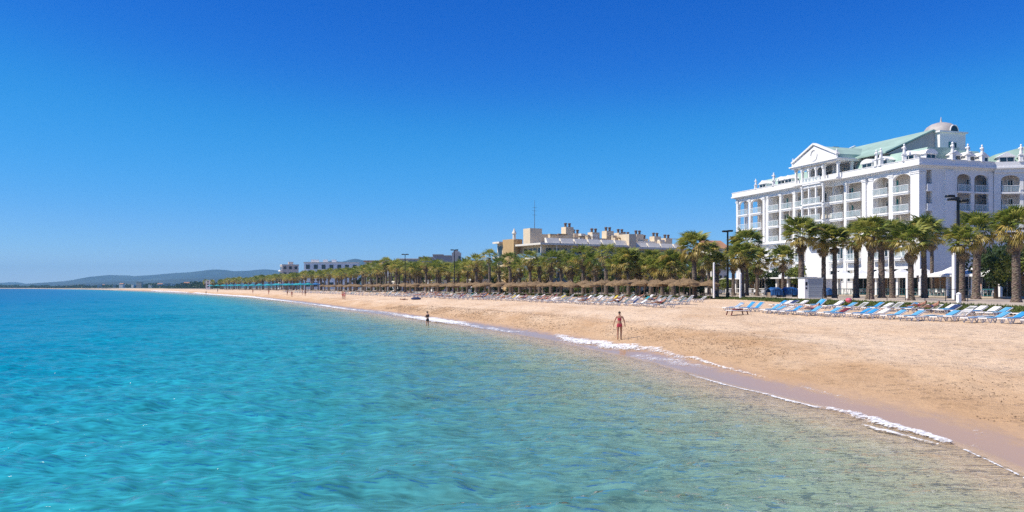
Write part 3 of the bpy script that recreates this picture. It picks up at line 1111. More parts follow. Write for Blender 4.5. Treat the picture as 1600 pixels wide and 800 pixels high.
# projecting centre: bow with arches on every floor, attic porch, pediment
b0, b1 = bow[0] - .1, bow[1] - .9
bx0 = -1.5
for k, zf in enumerate(FL + [21.95]):
    zt = (FL + [21.95, 25.0])[k + 1] - .3
    for j in range(3):
        t0, t1 = b0 + (b1 - b0) * j / 3, b0 + (b1 - b0) * (j + 1) / 3
        if k >= 1:
            a = MB()
            a.extrude(arch_poly(t0 + .12, t1 - .12, z_(zt - .75), z_(zt), .6), 'x', bx0, bx0 + .3)
            a.build('arch', m_trim, hotel)
    s = MB()
    s.extrude([(0.2, b0 - .2), (bx0 + .2, b0 - .1), (bx0 - .35, b0 + .5), (bx0 - .35, b1 - .5), (bx0 + .2, b1 + .1), (0.2, b1 + .2)], 'z', z_(zf - .3), z_(zf))
    s.extrude([(0.0, b0), (bx0 + .3, b0 + .1), (bx0 - .1, b0 + .6), (bx0 - .1, b1 - .6), (bx0 + .3, b1 - .1), (0.0, b1)], 'z', z_(zf - .75), z_(zf - .3))
    so = s.build('balcony', m_trim, hotel)
    railing(so, bx0 - .25, b0 + .5, b1 - .5, zf)
    for j in range(4):
        yc = b0 + (b1 - b0) * j / 3
        column(hotel, yc - .14, yc + .14, zf, zt + .02, x=bx0, d=.25)
    for ya in (b0 - .3, b1 + .05):
        rw = MB()
        rw.box(.45, 2.15, ya, ya + .25, z_(zf), z_(zf + 2.7))
        rw.build('side_wall', m_white, hotel)
    for j in range(2):
        m = b0 + (b1 - b0) * (.28 + .44 * j)
        if k < 3:
            add_window(hotel, 2.2, m - .65, m + .65, zf + .05, zf + 2.2, shutter=(j == 0))
pu = U0 - 1.6
p0, p1 = yv(1309, pu) + .0, yv(1239, pu)
xm = -1.6
ap = (p0 + p1) / 2
w = MB()
w.box(3.0, 9.0, p0 + .2, p1 - .2, z_(22.2), z_(25.0))
w.build('attic_wall', m_rear, hotel)
for yy, xx in ((p0 + .3, xm + .2), (p0 + .3, 1.4), (p1 - .5, xm + .2), (p1 - .5, 1.4), (b0 - .1, xm + .2), (b1 + .1, xm + .2)):
    column(hotel, yy - .17, yy + .17, 22.25, 25.0, x=xx, d=.3)
for m in (p0 + 1.6, (b0 + b1) / 2 - .8, (b0 + b1) / 2 + 1.2, p1 - 1.8):
    add_window(hotel, 3.0, m - .6, m + .6, 22.3, 24.4, shutter=False)
fl = MB()
fl.box(xm - .3, -.8, p0, p1, z_(21.9), z_(22.22))
fl.build('attic_floor', m_trim, hotel)
c = MB()
c.box(xm - .35, 3.4, p0 - .3, p1 + .3, z_(25.0), z_(25.25))
c.box(xm - .55, 3.5, p0 - .5, p1 + .5, z_(25.25), z_(25.45))
ent = c.build('pediment_cornice', m_trim, hotel)
pd = MB()
pd.extrude([(p0 + .3, z_(25.45)), (p1 - .3, z_(25.45)), (p1 - .3, z_(26.2)), (ap + 1.6, z_(27.7)), (ap, z_(28.4)), (ap - 1.6, z_(27.7)), (p0 + .3, z_(26.2))], 'x', xm - .1, xm + .4)
ped = pd.build('pediment', m_trim, hotel)
for ya, za, yb, zb in ((p0 - .1, 26.15, ap, 28.75), (p1 + .1, 26.15, ap, 28.75)):
    r = MB()
    r.bar((xm + .0, ya, z_(za)), (xm + .0, yb, z_(zb)), .75, .28)
    r.build('raking_cornice', m_trim, ped)
md = MB()
md.sm = True
ring = []
for i in range(20):
    a = 2 * math.pi * i / 20
    ring.append((xm - .17, ap + .85 * math.cos(a), z_(26.75) + .95 * math.sin(a)))
md.tube(ring + [ring[0]], .1, 6)
md.build('medallion', m_white, ped)
rf = MB()
rf.add([(xm + .3, p0 + .3, z_(26.2)), (xm + .3, ap, z_(28.4)), (14, ap, z_(28.4)), (14, p0 + .3, z_(26.2)), (xm + .3, p1 - .3, z_(26.2)), (14, p1 - .3, z_(26.2)),
        (xm + .3, p0 + .3, z_(25.45)), (14, p0 + .3, z_(25.45))], [(0, 1, 2, 3), (1, 4, 5, 2), (0, 3, 7, 6)])
rf.build('cross_gable_roof', m_copper, hotel)

# mansard, upper roof, gable, tower
def mansard(y0, y1):
    r = MB()
    r.extrude([(1.2, z_(22.2)), (2.9, z_(25.1)), (9.0, z_(25.3)), (9.0, z_(22.2))], 'y', y0, y1)
    return r.build('mansard_roof', m_copper, hotel)
mansard(1.4, p0 + .1)
mansard(p1 - .1, YE - 5.6)
r = MB()
r.extrude([(.9, z_(22.2)), (2.4, z_(25.1)), (9.0, z_(25.3)), (9.0, z_(22.2))], 'x', 4.6, 14.0)
r.v = [(x, y, z) for x, y, z in r.v]
r.build('mansard_roof', m_copper, hotel)
u_r = MB()
yg0, yg1 = 9.5, yv(1335, 110) + 0.0
u_r.add([(1.9, yg0 - .25, z_(25.55)), (11.8, yg0 - .25, z_(29.75)), (11.8, yg1, z_(29.75)), (1.9, yg1, z_(25.55)), (21.7, yg0 - .25, z_(25.55)), (21.7, yg1, z_(25.55))], [(0, 1, 2, 3), (1, 4, 5, 2)])
u_r.add([(1.9, yg0 - .25, z_(25.3)), (11.8, yg0 - .25, z_(29.5)), (11.8, yg1, z_(29.5)), (1.9, yg1, z_(25.3)), (21.7, yg0 - .25, z_(25.3)), (21.7, yg1, z_(25.3))], [(3, 2, 1, 0), (2, 5, 4, 1)])
u_r.add([(1.9, yg0 - .25, z_(25.3)), (1.9, yg0 - .25, z_(25.55)), (11.8, yg0 - .25, z_(29.75)), (11.8, yg0 - .25, z_(29.5)), (21.7, yg0 - .25, z_(25.55)), (21.7, yg0 - .25, z_(25.3))], [(0, 1, 2, 3), (3, 2, 4, 5)])
u_r.add([(1.9, yg0 - .25, z_(25.3)), (1.9, yg1, z_(25.3)), (1.9, yg1, z_(25.55)), (1.9, yg0 - .25, z_(25.55))], [(0, 1, 2, 3)])
u_r.build('roof', m_copper, hotel)
g = MB()
g.extrude([(2.6, z_(25.31)), (21, z_(25.31)), (11.8, z_(29.45))], 'y', yg0 + .1, yg1 - .2)
g.build('gable_wall', m_grey, hotel)
hp = MB()
hp.bar((2.0, yg1 - .1, z_(25.7)), (11.8, yg1 - .1, z_(29.9)), .5, .3)
hp.build('roof_coping', m_trim, hotel)
tw = MB()
tw.box(12.4, 17.8, 8.6, 13.6, z_(22.3), z_(29.2))
tw.box(12.1, 18.1, 8.3, 13.9, z_(29.2), z_(29.45))
twr = tw.build('tower', m_white, hotel)
dm = MB()
dm.sm = True
dm.lathe([(2.75, 0), (2.72, .25), (2.55, .75), (2.2, 1.2), (1.6, 1.6), (.8, 1.85), (.18, 1.93), (.12, 2.3), (.03, 2.9)], 20, (15.1, 11.1, z_(29.45)))
dm.build('dome', m_dome, twr)
lu = MB()
lu.extrude([(15.1 + .75 * math.cos(math.pi * i / 8), z_(29.5) + .9 * math.sin(math.pi * i / 8)) for i in range(9)], 'y', 8.3, 8.95)
lu.build('lunette', m_glass, twr)
lf = MB()
lf.tube([(15.1 + .85 * math.cos(math.pi * i / 8), 8.3, z_(29.5) + 1.0 * math.sin(math.pi * i / 8)) for i in range(9)], .1, 6)
lf.build('lunette_frame', m_trim, twr)
add_window(hotel, 8.6, 14.6, 15.9, 25.6, 27.7, axis='y', shutter=True)

def dormer(par, x, y, z, wd=1.5, h=1.3, axis='x', arched=False):
    d = MB()
    if axis == 'x':
        d.box(x, x + 2.0, y - wd / 2, y + wd / 2, z_(z), z_(z + h))
        if arched:
            d.extrude([(y + (wd / 2 + .25) * math.cos(math.pi * i / 8), z_(z + h) + .75 * math.sin(math.pi * i / 8)) for i in range(9)], 'x', x - .15, x + 2.0)
        else:
            d.extrude([(y - wd / 2 - .3, z_(z + h)), (y + wd / 2 + .3, z_(z + h)), (y, z_(z + h + .75))], 'x', x - .15, x + 2.0)
    else:
        d.box(y - wd / 2, y + wd / 2, x, x + 2.0, z_(z), z_(z + h))
        if arched:
            d.extrude([(y + (wd / 2 + .25) * math.cos(math.pi * i / 8), z_(z + h) + .75 * math.sin(math.pi * i / 8)) for i in range(9)], 'y', x - .15, x + 2.0)
        else:
            d.extrude([(y - wd / 2 - .3, z_(z + h)), (y + wd / 2 + .3, z_(z + h)), (y, z_(z + h + .75))], 'y', x - .15, x + 2.0)
    o = d.build('dormer', m_trim, par)
    gp = MB()
    for s in (-1, 1):
        a, b_ = sorted((y + s * .06, y + s * (wd / 2 - .14)))
        if axis == 'x':
            gp.box(x - .03, x + .1, a, b_, z_(z + .15), z_(z + h - .12))
        else:
            gp.box(a, b_, x - .03, x + .1, z_(z + .15), z_(z + h - .12))
    gp.build('dormer_window', m_glass, o)
    return o

for xp, ar in ((1192, False), (1221, True), (1232, False), (1355, True), (1378, False), (1420, False)):
    dormer(hotel, .75, yv(xp, U0 + .8), 22.6, 2.4 if xp > 1300 else 2.2, 1.35, arched=ar)
for t, ar in ((2.6, True), (7.4, False), (10.2, False), (12.9, False)):
    dormer(hotel, .45, t, 22.6, 1.9, 1.3, axis='y', arched=ar)

def statue_mesh():
    s = MB()
    s.box(-.42, .42, -.42, .42, 0, .18)
    s.box(-.33, .33, -.33, .33, .18, 1.25)
    s.box(-.45, .45, -.45, .45, 1.25, 1.42)
    s.sm = True
    s.lathe([(.30, 1.42), (.33, 1.6), (.27, 2.0), (.22, 2.25), (.30, 2.5), (.34, 2.72), (.24, 2.86), (.11, 2.93), (.10, 3.0), (.17, 3.08), (.19, 3.2), (.14, 3.33), (.03, 3.42)], 10)
    s.tube([(.30, .05, 2.7), (.42, .12, 2.4), (.30, -.1, 2.2)], [.09, .08, .06], 6)
    s.tube([(-.30, -.05, 2.7), (-.45, -.05, 2.45), (-.36, .12, 2.75)], [.09, .08, .06], 6)
    s.sm = False
    return s.mesh('statue', [m_trim])
st_me = statue_mesh()
for (x, y, z, s_) in [(-.42, yv(1181, U0 - .4), 22.9, .78), (-.42, yv(1209, U0 - .4), 22.9, .95), (xm - .1, p1 - .15, 25.45, .58), (xm - .1, p0 + .15, 25.45, .58),
                      (-.42, yv(1369.5, U0 - .4), 22.9, 1.0), (-.42, yv(1376.5, U0 - .4), 22.9, 1.05), (-.42, yv(1413, U0 - .4), 22.9, 1.0),
                      (5.9, -.38, 22.9, 1.05), (8.9, -.38, 22.9, 1.0), (11.7, -.38, 22.9, 1.0)]:
    o = link('statue', st_me, None, hotel)
    o.location = (x, y, z_(z))
    o.scale = (s_ * .8, s_ * .8, s_ * .8)
    o.rotation_euler = (0, 0, random.uniform(-.5, .5))
ch = MB()
ch.box(-.5, .5, -.4, .4, 0, 1.0)
ch.box(-.6, .6, -.5, .5, 1.0, 1.12)
co = ch.build('chimney', simple('chimney_brick', (.25, .15, .12), .85), hotel)
co.location = (8.0, yg1 + .8, z_(28.6))

# shaded flank facing the camera: local y = 0 plane
w = MB()
w.box(2.35, 4.7, -.0, .3, z_(11.6), z_(TOP))
w.box(4.7, 6.4, -.25, .3, z_(11.6), z_(TOP))
w.box(1.2, 2.35, 1.0, 1.3, z_(11.6), z_(TOP))
w.box(6.4, 7.2, -.0, .3, z_(11.6), z_(TOP))
w.box(9.9, 10.6, -.0, .3, z_(11.6), z_(TOP))
w.box(13.3, 14.3, -.1, .3, z_(11.6), z_(TOP))
w.box(0, 14.2, -.05, .3, z_(2.2), z_(11.55))
w.build('flank_wall', m_white, hotel)
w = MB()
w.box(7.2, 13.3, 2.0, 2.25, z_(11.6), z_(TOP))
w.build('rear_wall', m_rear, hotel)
for x0, x1 in ((7.2, 9.9), (10.6, 13.3)):
    a = MB()
    a.extrude(arch_poly(x0, x1, z_(20.3), z_(TOP - .003), .7), 'y', -.0, .3)
    a.build('arch', m_white, hotel)
    for zf in FL:
        s = MB()
        s.box(x0 + .005, x1 - .005, -.3, 2.0, z_(zf - .26), z_(zf))
        so = s.build('balcony', m_trim, hotel)
        railing(so, -.2, x0, x1, zf, axis='y')
        add_window(hotel, 2.0, x0 + .3, x0 + 1.3, zf + .05, zf + 2.25, axis='y', shutter=False)
for zf in FL:
    s = MB()
    s.box(1.25, 2.33, -.2, 1.0, z_(zf - .2), z_(zf))
    s.box(1.25, 2.33, -.2, -.12, z_(zf), z_(zf + .9))
    s.build('balcony', m_trim, hotel)

# second wing, turned towards the sun
WA = math.radians(-12) - TH
wing = empty('hotel_building', P(U0 + 14.1, V0, ZB) + Vector((.25, -.12, 0)), math.radians(-12), label='second white wing of the hotel at the right edge of the photo', category='hotel wing')
w = MB()
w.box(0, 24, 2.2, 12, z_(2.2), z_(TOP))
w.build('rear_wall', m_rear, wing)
w = MB()
for x0, x1 in ((0, 1.0), (3.7, 4.2), (6.9, 7.5), (10.2, 10.8), (13.5, 14.1)):
    w.box(x0, x1, -.05, .45, z_(11.6), z_(TOP))
w.box(0, 24, 0, 2.2, z_(2.2), z_(11.6))
w.box(-.0, .3, .45, 2.2, z_(11.6), z_(TOP))
w.build('front_wall', m_white, wing)
for x0, x1 in ((1.0, 3.7), (4.2, 6.9), (7.5, 10.2), (10.8, 13.5)):
    a = MB()
    a.extrude(arch_poly(x0, x1, z_(20.2), z_(TOP - .003), .75), 'y', -.05, .35)
    a.build('arch', m_white, wing)
    for zf in FL:
        s = MB()
        s.box(x0 + .005, x1 - .005, -.4, 2.2, z_(zf - .26), z_(zf))
        so = s.build('balcony', m_trim, wing)
        railing(so, -.3, x0, x1, zf, axis='y')
        add_window(wing, 2.2, x0 + .2, x0 + .95, zf + .05, zf + 2.2, axis='y', shutter=False)
        add_window(wing, 2.2, x1 - 1.1, x1 - .25, zf + .05, zf + 2.2, axis='y', shutter=False)
c = MB()
c.box(0.02, 24, -.3, 12, z_(TOP), z_(21.95))
c.box(0.02, 24, -.7, 12.1, z_(21.95), z_(22.2))
c.box(0.02, 24, -.55, -.2, z_(22.2), z_(23.0))
c.build('cornice', m_trim, wing)
r = MB()
r.add([(.5, .8, z_(22.2)), (24, .8, z_(22.2)), (24, 2.6, z_(24.6)), (1.0, 2.6, z_(24.6)), (.5, 13, z_(22.2)), (1.0, 12, z_(24.6)), (24, 7, z_(29.2)), (17, 7, z_(29.2)), (24, 12, z_(24.6))],
      [(0, 1, 2, 3), (4, 0, 3, 5), (3, 2, 6, 7), (5, 3, 7), (7, 6, 8, 5)])
r.build('roof', m_copper, wing)
for t in (2.0, 5.2, 8.4, 11.6):
    dormer(wing, .5, t, 22.6, 2.2, 1.3, axis='y')
for t in (3.7, 7.2):
    o = link('statue', st_me, None, wing)
    o.location = (t, -.38, z_(22.95))
    o.scale = (.8, .8, .8)

# ------------------------------------------------------------------ seaside restaurant terrace in front of the hotel
m_canvas = simple('white_canvas', (0.80, 0.80, 0.79), 0.8, 0.06, 0.7)
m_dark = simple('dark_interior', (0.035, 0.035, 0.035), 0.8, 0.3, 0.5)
m_tealrail = simple('teal_rail', (0.03, 0.17, 0.18), 0.5, 0.1, 2)
m_warm = simple('warm_wall', (0.55, 0.36, 0.22), 0.8, 0.1, 1)
UT = 84.0
def terrace(x_l, x_r, u, label, canopy, depth=9.0, bay=4.2, zc=5.0):
    ya, yb = v_on(x_r, u), v_on(x_l, u)
    t = empty('restaurant_terrace', P(u, ya, PROM_Z), TH, label=label, category='terrace')
    ln = yb - ya
    d = MB()
    d.box(0, depth, 0, ln, 0, .18)
    d.build('deck', m_pave, t)
    n = max(2, int(round(ln / bay)))
    bw = ln / n
    for i in range(n + 1):
        c = MB()
        c.box(-.14, .22, i * bw - .18, i * bw + .18, .18, zc - PROM_Z)
        c.box(-.2, .28, i * bw - .24, i * bw + .24, zc - PROM_Z - .25, zc - PROM_Z - .1)
        c.build('column', m_trim, t)
    for i in range(n):
        if canopy:
            c = MB()
            x0, x1, y0, y1, z0, z1 = -.6, 5.5, i * bw + .03, (i + 1) * bw - .03, zc - PROM_Z, zc - PROM_Z + 1.0
            mx, my = (x0 + x1) / 2, (y0 + y1) / 2
            pts = []
            for s, zz in ((1, z0), (.62, z0 + .22), (.3, z0 + .52), (.04, z1)):
                pts += [(mx + (x0 - mx) * s, my + (y0 - my) * s, zz), (mx + (x1 - mx) * s, my + (y0 - my) * s, zz), (mx + (x1 - mx) * s, my + (y1 - my) * s, zz), (mx + (x0 - mx) * s, my + (y1 - my) * s, zz)]
            fs = [(k * 4 + j, k * 4 + (j + 1) % 4, k * 4 + 4 + (j + 1) % 4, k * 4 + 4 + j) for k in range(3) for j in range(4)] + [(12, 13, 14, 15)]
            c.add(pts, fs)
            c.box(x0, x0 + .03, y0, y1, z0 - .28, z0 + .01)
            c.build('awning', m_canvas, t)
        g = MB()
        g.box(depth - 3.2, depth - 3.15, i * bw + .3, (i + 1) * bw - .3, .2, 2.6)
        fo = g.build('glass_door', m_glass if i % 3 else m_warm, t)
        fr = MB()
        for q in (.3, bw * .36, bw * .64, bw - .3):
            fr.box(depth - 3.3, depth - 3.2, i * bw + q - .06, i * bw + q + .06, .18, 2.7)
        fr.build('door_frame', m_trim, t)
        r = MB()
        r.box(-.05, .0, i * bw + .2, (i + 1) * bw - .2, 1.0, 1.07)
        r.box(-.05, .0, i * bw + .2, (i + 1) * bw - .2, .3, .34)
        k = max(2, int(bw / .5))
        for j in range(k + 1):
            yy = i * bw + .2 + (bw - .4) * j / k
            r.box(-.045, -.005, yy - .015, yy + .015, .18, 1.0)
        r.build('railing', m_tealrail if canopy else m_trim, t)
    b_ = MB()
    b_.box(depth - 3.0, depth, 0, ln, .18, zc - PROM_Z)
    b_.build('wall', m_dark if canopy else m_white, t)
    rf = MB()
    if canopy:
        rf.box(5.2, depth + .3, -.1, ln + .1, zc - PROM_Z, zc - PROM_Z + .3)
    else:
        rf.box(-.8, depth + .3, -.3, ln + .3, zc - PROM_Z, zc - PROM_Z + .22)
    rf.build('roof', m_trim, t)
    return t
terrace(1282, 1438, UT, 'restaurant terrace with white pointed awnings in front of the white hotel', True)
terrace(1445, 1562, UT - 2, 'shaded restaurant terrace with teal railing right of the hotel corner', True, 10.0, 4.0)
terrace(1095, 1250, UT + 2, 'low pergola terrace with flat roof and white railing left of the hotel', False, 8.0, 3.2, 4.9)
# ================================================================== palms
def ordinal(n):
    w = ['', 'first', 'second', 'third', 'fourth', 'fifth', 'sixth', 'seventh', 'eighth', 'ninth', 'tenth', 'eleventh', 'twelfth']
    if n < len(w):
        return w[n]
    return str(n) + ('th' if 10 <= n % 100 <= 20 else {1: 'st', 2: 'nd', 3: 'rd'}.get(n % 10, 'th'))

def leaf_mat(name, c1, c2, c3):
    m, nt, out = nodes_of(name)
    b = N(nt, 'BsdfPrincipled', i_Roughness=0.45)
    oi = N(nt, 'ObjectInfo')
    geo = N(nt, 'NewGeometry')
    nz = N(nt, 'TexNoise', i_Scale=1.1, i_Detail=3.0)
    L(nt, geo.outputs['Position'], nz.inputs['Vector'])
    ad = N(nt, 'Math', operation='MULTIPLY_ADD')
    L(nt, oi.outputs['Random'], ad.inputs[0])
    ad.inputs[1].default_value = 0.35
    L(nt, nz.outputs['Fac'], ad.inputs[2])
    isl = N(nt, 'Math', operation='MULTIPLY_ADD')
    L(nt, geo.outputs['Random Per Island'], isl.inputs[0])
    isl.inputs[1].default_value = 0.3
    L(nt, ad.outputs[0], isl.inputs[2])
    r = ramp(nt, [(0.35, c1), (0.75, c2), (1.1 if False else 1.0, c3)], isl.outputs[0])
    L(nt, r.outputs[0], b.inputs['Base Color'])
    tl = N(nt, 'BsdfTranslucent')
    L(nt, r.outputs[0], tl.inputs['Color'])
    mx = N(nt, 'MixShader')
    mx.inputs[0].default_value = 0.42
    L(nt, b.outputs[0], mx.inputs[1])
    L(nt, tl.outputs[0], mx.inputs[2])
    L(nt, mx.outputs[0], out.inputs[0])
    return m

m_frond = leaf_mat('palm_frond', (0.052, 0.092, 0.016), (0.155, 0.21, 0.034), (0.38, 0.38, 0.085))
m_frond_y = leaf_mat('palm_frond_yellowing', (0.15, 0.15, 0.025), (0.34, 0.27, 0.05), (0.55, 0.42, 0.12))
m_dead = leaf_mat('palm_dead_frond', (0.13, 0.085, 0.04), (0.26, 0.18, 0.09), (0.42, 0.32, 0.19))
m_trunk, nt, out = nodes_of('palm_bark')
b = N(nt, 'BsdfPrincipled', i_Roughness=0.9)
tc = N(nt, 'TexCoord')
mp = N(nt, 'Mapping')
mp.inputs['Scale'].default_value = (3, 3, 7)
L(nt, tc.outputs['Object'], mp.inputs['Vector'])
vo = N(nt, 'TexVoronoi', i_Scale=1.6)
L(nt, mp.outputs[0], vo.inputs['Vector'])
nz = N(nt, 'TexNoise', i_Scale=5.0, i_Detail=5.0)
L(nt, tc.outputs['Object'], nz.inputs['Vector'])
r = ramp(nt, [(0.15, (0.30, 0.235, 0.18)), (0.5, (0.19, 0.14, 0.105)), (0.85, (0.07, 0.05, 0.038))], vo.outputs['Distance'])
mu = N(nt, 'MixRGB', blend_type='MULTIPLY')
mu.inputs[0].default_value = 0.5
L(nt, r.outputs[0], mu.inputs[1])
L(nt, nz.outputs['Color'], mu.inputs[2])
L(nt, mu.outputs[0], b.inputs['Base Color'])
bp = N(nt, 'Bump', i_Strength=0.9, i_Distance=0.08)
bp.invert = True
L(nt, vo.outputs['Distance'], bp.inputs['Height'])
L(nt, bp.outputs[0], b.inputs['Normal'])
L(nt, b.outputs[0], out.inputs[0])

def fan_geometry(r, nl=15, pet=1.0, blade=1.15, droop=0.25, spread=2.5, cup=0.12):
    """one fan leaf along +x: petiole, then leaflets radiating from its tip; returns verts, faces"""
    v, f = [], []
    w = .025
    v += [(0, -w, 0), (0, w, 0), (pet * .55, w * .8, .05), (pet * .55, -w * .8, .05), (pet, w * .5, .02), (pet, -w * .5, .02)]
    f += [(0, 1, 2, 3), (3, 2, 4, 5)]
    for i in range(nl):
        a = -spread / 2 + spread * i / (nl - 1) + r.uniform(-.05, .05)
        ln = blade * (1 - .28 * (abs(a) / (spread / 2)) ** 2) * r.uniform(.88, 1.08)
        ca, sa = math.cos(a), math.sin(a)
        wd = .062 * blade
        z1 = cup * ln * .5
        z2 = cup * ln * .35 - droop * ln * r.uniform(.5, 1.4)
        px, py = -sa, ca
        o = len(v)
        b0 = (pet + ca * .05, sa * .05, .02)
        m1 = (pet + ca * ln * .6 + px * wd, sa * ln * .6 + py * wd, z1 + .02)
        m2 = (pet + ca * ln * .6 - px * wd, sa * ln * .6 - py * wd, z1 - .03)
        t = (pet + ca * ln, sa * ln, z2)
        v += [b0, m1, t, m2]
        f += [(o, o + 1, o + 3), (o + 1, o + 2, o + 3)]
    return v, f

fr_r = random.Random(5)
frond_mesh = {}
for kind, mt, dr in (('green', m_frond, .22), ('yellow', m_frond_y, .5)):
    for k in range(4):
        v, f = fan_geometry(fr_r, 15, fr_r.uniform(.8, 1.15), fr_r.uniform(1.0, 1.25), dr * fr_r.uniform(.7, 1.4))
        me = mesh_np('frond', v, f)
        me.materials.append(mt)
        frond_mesh.setdefault(kind, []).append(me)

def leaf_matrix(r, az, el, R0, z0, s):
    """turns a leaf lying along +x to azimuth az, elevation el, rolled a little"""
    return Matrix.Translation((R0 * math.cos(az), R0 * math.sin(az), z0)) @ Matrix.Rotation(az, 4, 'Z') @ Matrix.Rotation(-el, 4, 'Y') @ Matrix.Rotation(r.uniform(-.5, .5), 4, 'X') @ Matrix.Scale(s, 4)

def frond_set(r, n):
    """azimuth, elevation, height offset, scale, kind for the live crown; golden angle spiral from the spear down"""
    out = []
    for i in range(n):
        t = i / (n - 1)
        az = i * 2.39996 + r.uniform(-.25, .25)
        el = math.radians(82 - 112 * t ** 0.9 + r.uniform(-9, 9))
        z = .55 * (1 - t) - .10
        s = (0.80 + .28 * math.sin(math.pi * min(1, t * 1.25))) * r.uniform(.9, 1.1)
        out.append((az, el, z, s, 'yellow' if (t > .72 and r.random() < .7) or (t > .45 and r.random() < .2) else 'green'))
    return out

def joined_leaves(r, specs, kinds, name):
    V, Fc, M = [], [], []
    for az, el, z, s, kd in specs:
        v, f = kinds(kd)
        m = leaf_matrix(r, az, el, .12, z, s)
        o = len(V)
        V += [tuple(m @ Vector(p)) for p in v]
        Fc += [tuple(i + o for i in q) for q in f]
        M += [{'green': 0, 'yellow': 1, 'dead': 2}[kd]] * len(f)
    me = mesh_np(name, V, Fc)
    for mt in (m_frond, m_frond_y, m_dead):
        me.materials.append(mt)
    me.polygons.foreach_set('material_index', M)
    return me

def skirt_mesh(r, n=26, nl=9):
    sp = [(r.uniform(0, 6.283), math.radians(r.uniform(-82, -42)), -.25 - .6 * r.random(), r.uniform(.62, .9), 'dead') for _ in range(n)]
    return joined_leaves(r, sp, lambda k: fan_geometry(r, nl, r.uniform(.5, .9), r.uniform(.7, 1.0), .7, 1.9), 'dead_fronds')

def trunk_mesh(h, r0, r1, seed):
    r = random.Random(seed)
    t = MB()
    t.sm = True
    n, k = 12, 26
    vs, fs = [], []
    for j in range(k + 1):
        q = j / k
        rad = r0 + (r1 - r0) * q + (.12 * max(0, 1 - q * 9) ** 2) + (.05 if q > .93 else 0)
        for i in range(n):
            a = 2 * math.pi * (i + .5 * (j % 2)) / n
            rr = rad * (1 + r.uniform(-.06, .06) + (.05 if (i + j) % 2 else -.03))
            vs.append((rr * math.cos(a), rr * math.sin(a), h * q))
    for j in range(k):
        for i in range(n):
            i2 = (i + 1) % n
            if j % 2 == 0:
                fs += [(j * n + i, j * n + i2, j * n + n + i), (j * n + i2, j * n + n + i2, j * n + n + i)]
            else:
                fs += [(j * n + i, j * n + i2, j * n + n + i2), (j * n + i, j * n + n + i2, j * n + n + i)]
    fs.append(tuple(range(k * n, k * n + n)))
    t.add(vs, fs)
    return t.mesh('trunk', [m_trunk])

TR = [trunk_mesh(1.0 * 5.0, .33, .27, 1), trunk_mesh(5.0, .36, .31, 2), trunk_mesh(5.0, .30, .25, 3)]
SK = [skirt_mesh(random.Random(20 + i)) for i in range(4)]
CROWN_FAR = []
for i in range(5):
    r_ = random.Random(60 + i)
    specs = frond_set(r_, 42)
    CROWN_FAR.append(joined_leaves(r_, specs, lambda k: fan_geometry(r_, 9, r_.uniform(.8, 1.1), r_.uniform(1.0, 1.25), .25 if k == 'green' else .5), 'crown'))

def palm(loc, h, s, label, group, near=True, seed=0, thin=1.0, skirt=True):
    """h: trunk height, s: crown scale"""
    r = random.Random(seed)
    p = empty('palm_tree', loc, r.uniform(0, 6.28), label=label, category='palm', group=group)
    tk = link('trunk', TR[seed % 3], None, p)
    tk.scale = (thin, thin, h / 5.0)
    tilt = r.uniform(-.03, .03)
    tk.rotation_euler = (tilt, 0, 0)
    top = Vector((0, -math.sin(tilt) * h, h))
    if near:
        for az, el, z, sz, kd in frond_set(r, 54):
            o = link('frond', r.choice(frond_mesh[kd]), None, p)
            o.matrix_local = Matrix.Translation(top) @ leaf_matrix(r, az, el, .12 * s, z * s, sz * s)
    else:
        c = link('crown', CROWN_FAR[seed % 5], None, p)
        c.location = top
        c.scale = (s, s, s)
        c.rotation_euler = (0, 0, r.uniform(0, 6.28))
    if skirt:
        d = link('dead_fronds', SK[seed % 4], None, p)
        d.location = top
        q = s * r.uniform(.8, 1.0)
        d.scale = (q, q, q)
        d.rotation_euler = (0, 0, r.uniform(0, 6.28))
    return p

def place_on(x, off):
    """the (u, v) on the line 'off' metres behind the front loungers that is seen at photo column x"""
    lo, hi = 2.0, 1100.0
    for _ in range(50):
        m = (lo + hi) / 2
        q = P(36 + float(base_u(m)) + off, m)
        if CX + F * q.x / q.y > x:
            lo = m
        else:
            hi = m
    return 36 + float(base_u(lo)) + off, lo

near_palms = [  # photo column, row of the foot, row of the crown top, crown width in photo pixels, trunk factor
    (1588, 472.5, 333, 78, 1.0), (1525, 467.5, 340, 70, 1.15), (1503, 470.5, 362, 55, .9), (1456, 464, 352, 50, .75), (1445, 465.5, 344, 62, .9), (1424, 469.5, 357, 66, .95),
    (1394, 465.7, 350, 56, .95), (1378, 465.6, 350, 56, 1.05), (1359, 467.8, 346, 62, 1.15), (1338, 465.2, 355, 52, .95), (1304, 465.6, 360, 48, .75),
    (1287, 465.5, 356, 56, .95), (1252, 465.8, 346, 62, 1.1), (1223, 462.6, 389, 44, .6), (1183, 462.4, 392, 48, .85), (1167, 462.0, 364, 54, .85), (1160, 464, 385, 48, .8),
    (1146, 462.2, 390, 46, .85), (1120, 464, 398, 40, .8), (1108, 460.4, 384, 46, .8), (1085, 464.2, 368, 58, 1.0), (1567, 463.5, 392, 46, .7)]
names_hint = {1588: 'tall fan palm at the right edge of the photo, rightmost of the row', 1525: 'stout fan palm with yellow lower fronds right of the tall black lamp post',
              1503: 'fan palm standing directly behind the tall black lamp post', 1085: 'tall lone fan palm rising over the right end of the straw parasols',
              1223: 'slim small fan palm in front of the blue tarpaulin', 1252: 'tall fan palm just left of the grey kiosk', 1287: 'fan palm just right of the grey kiosk'}
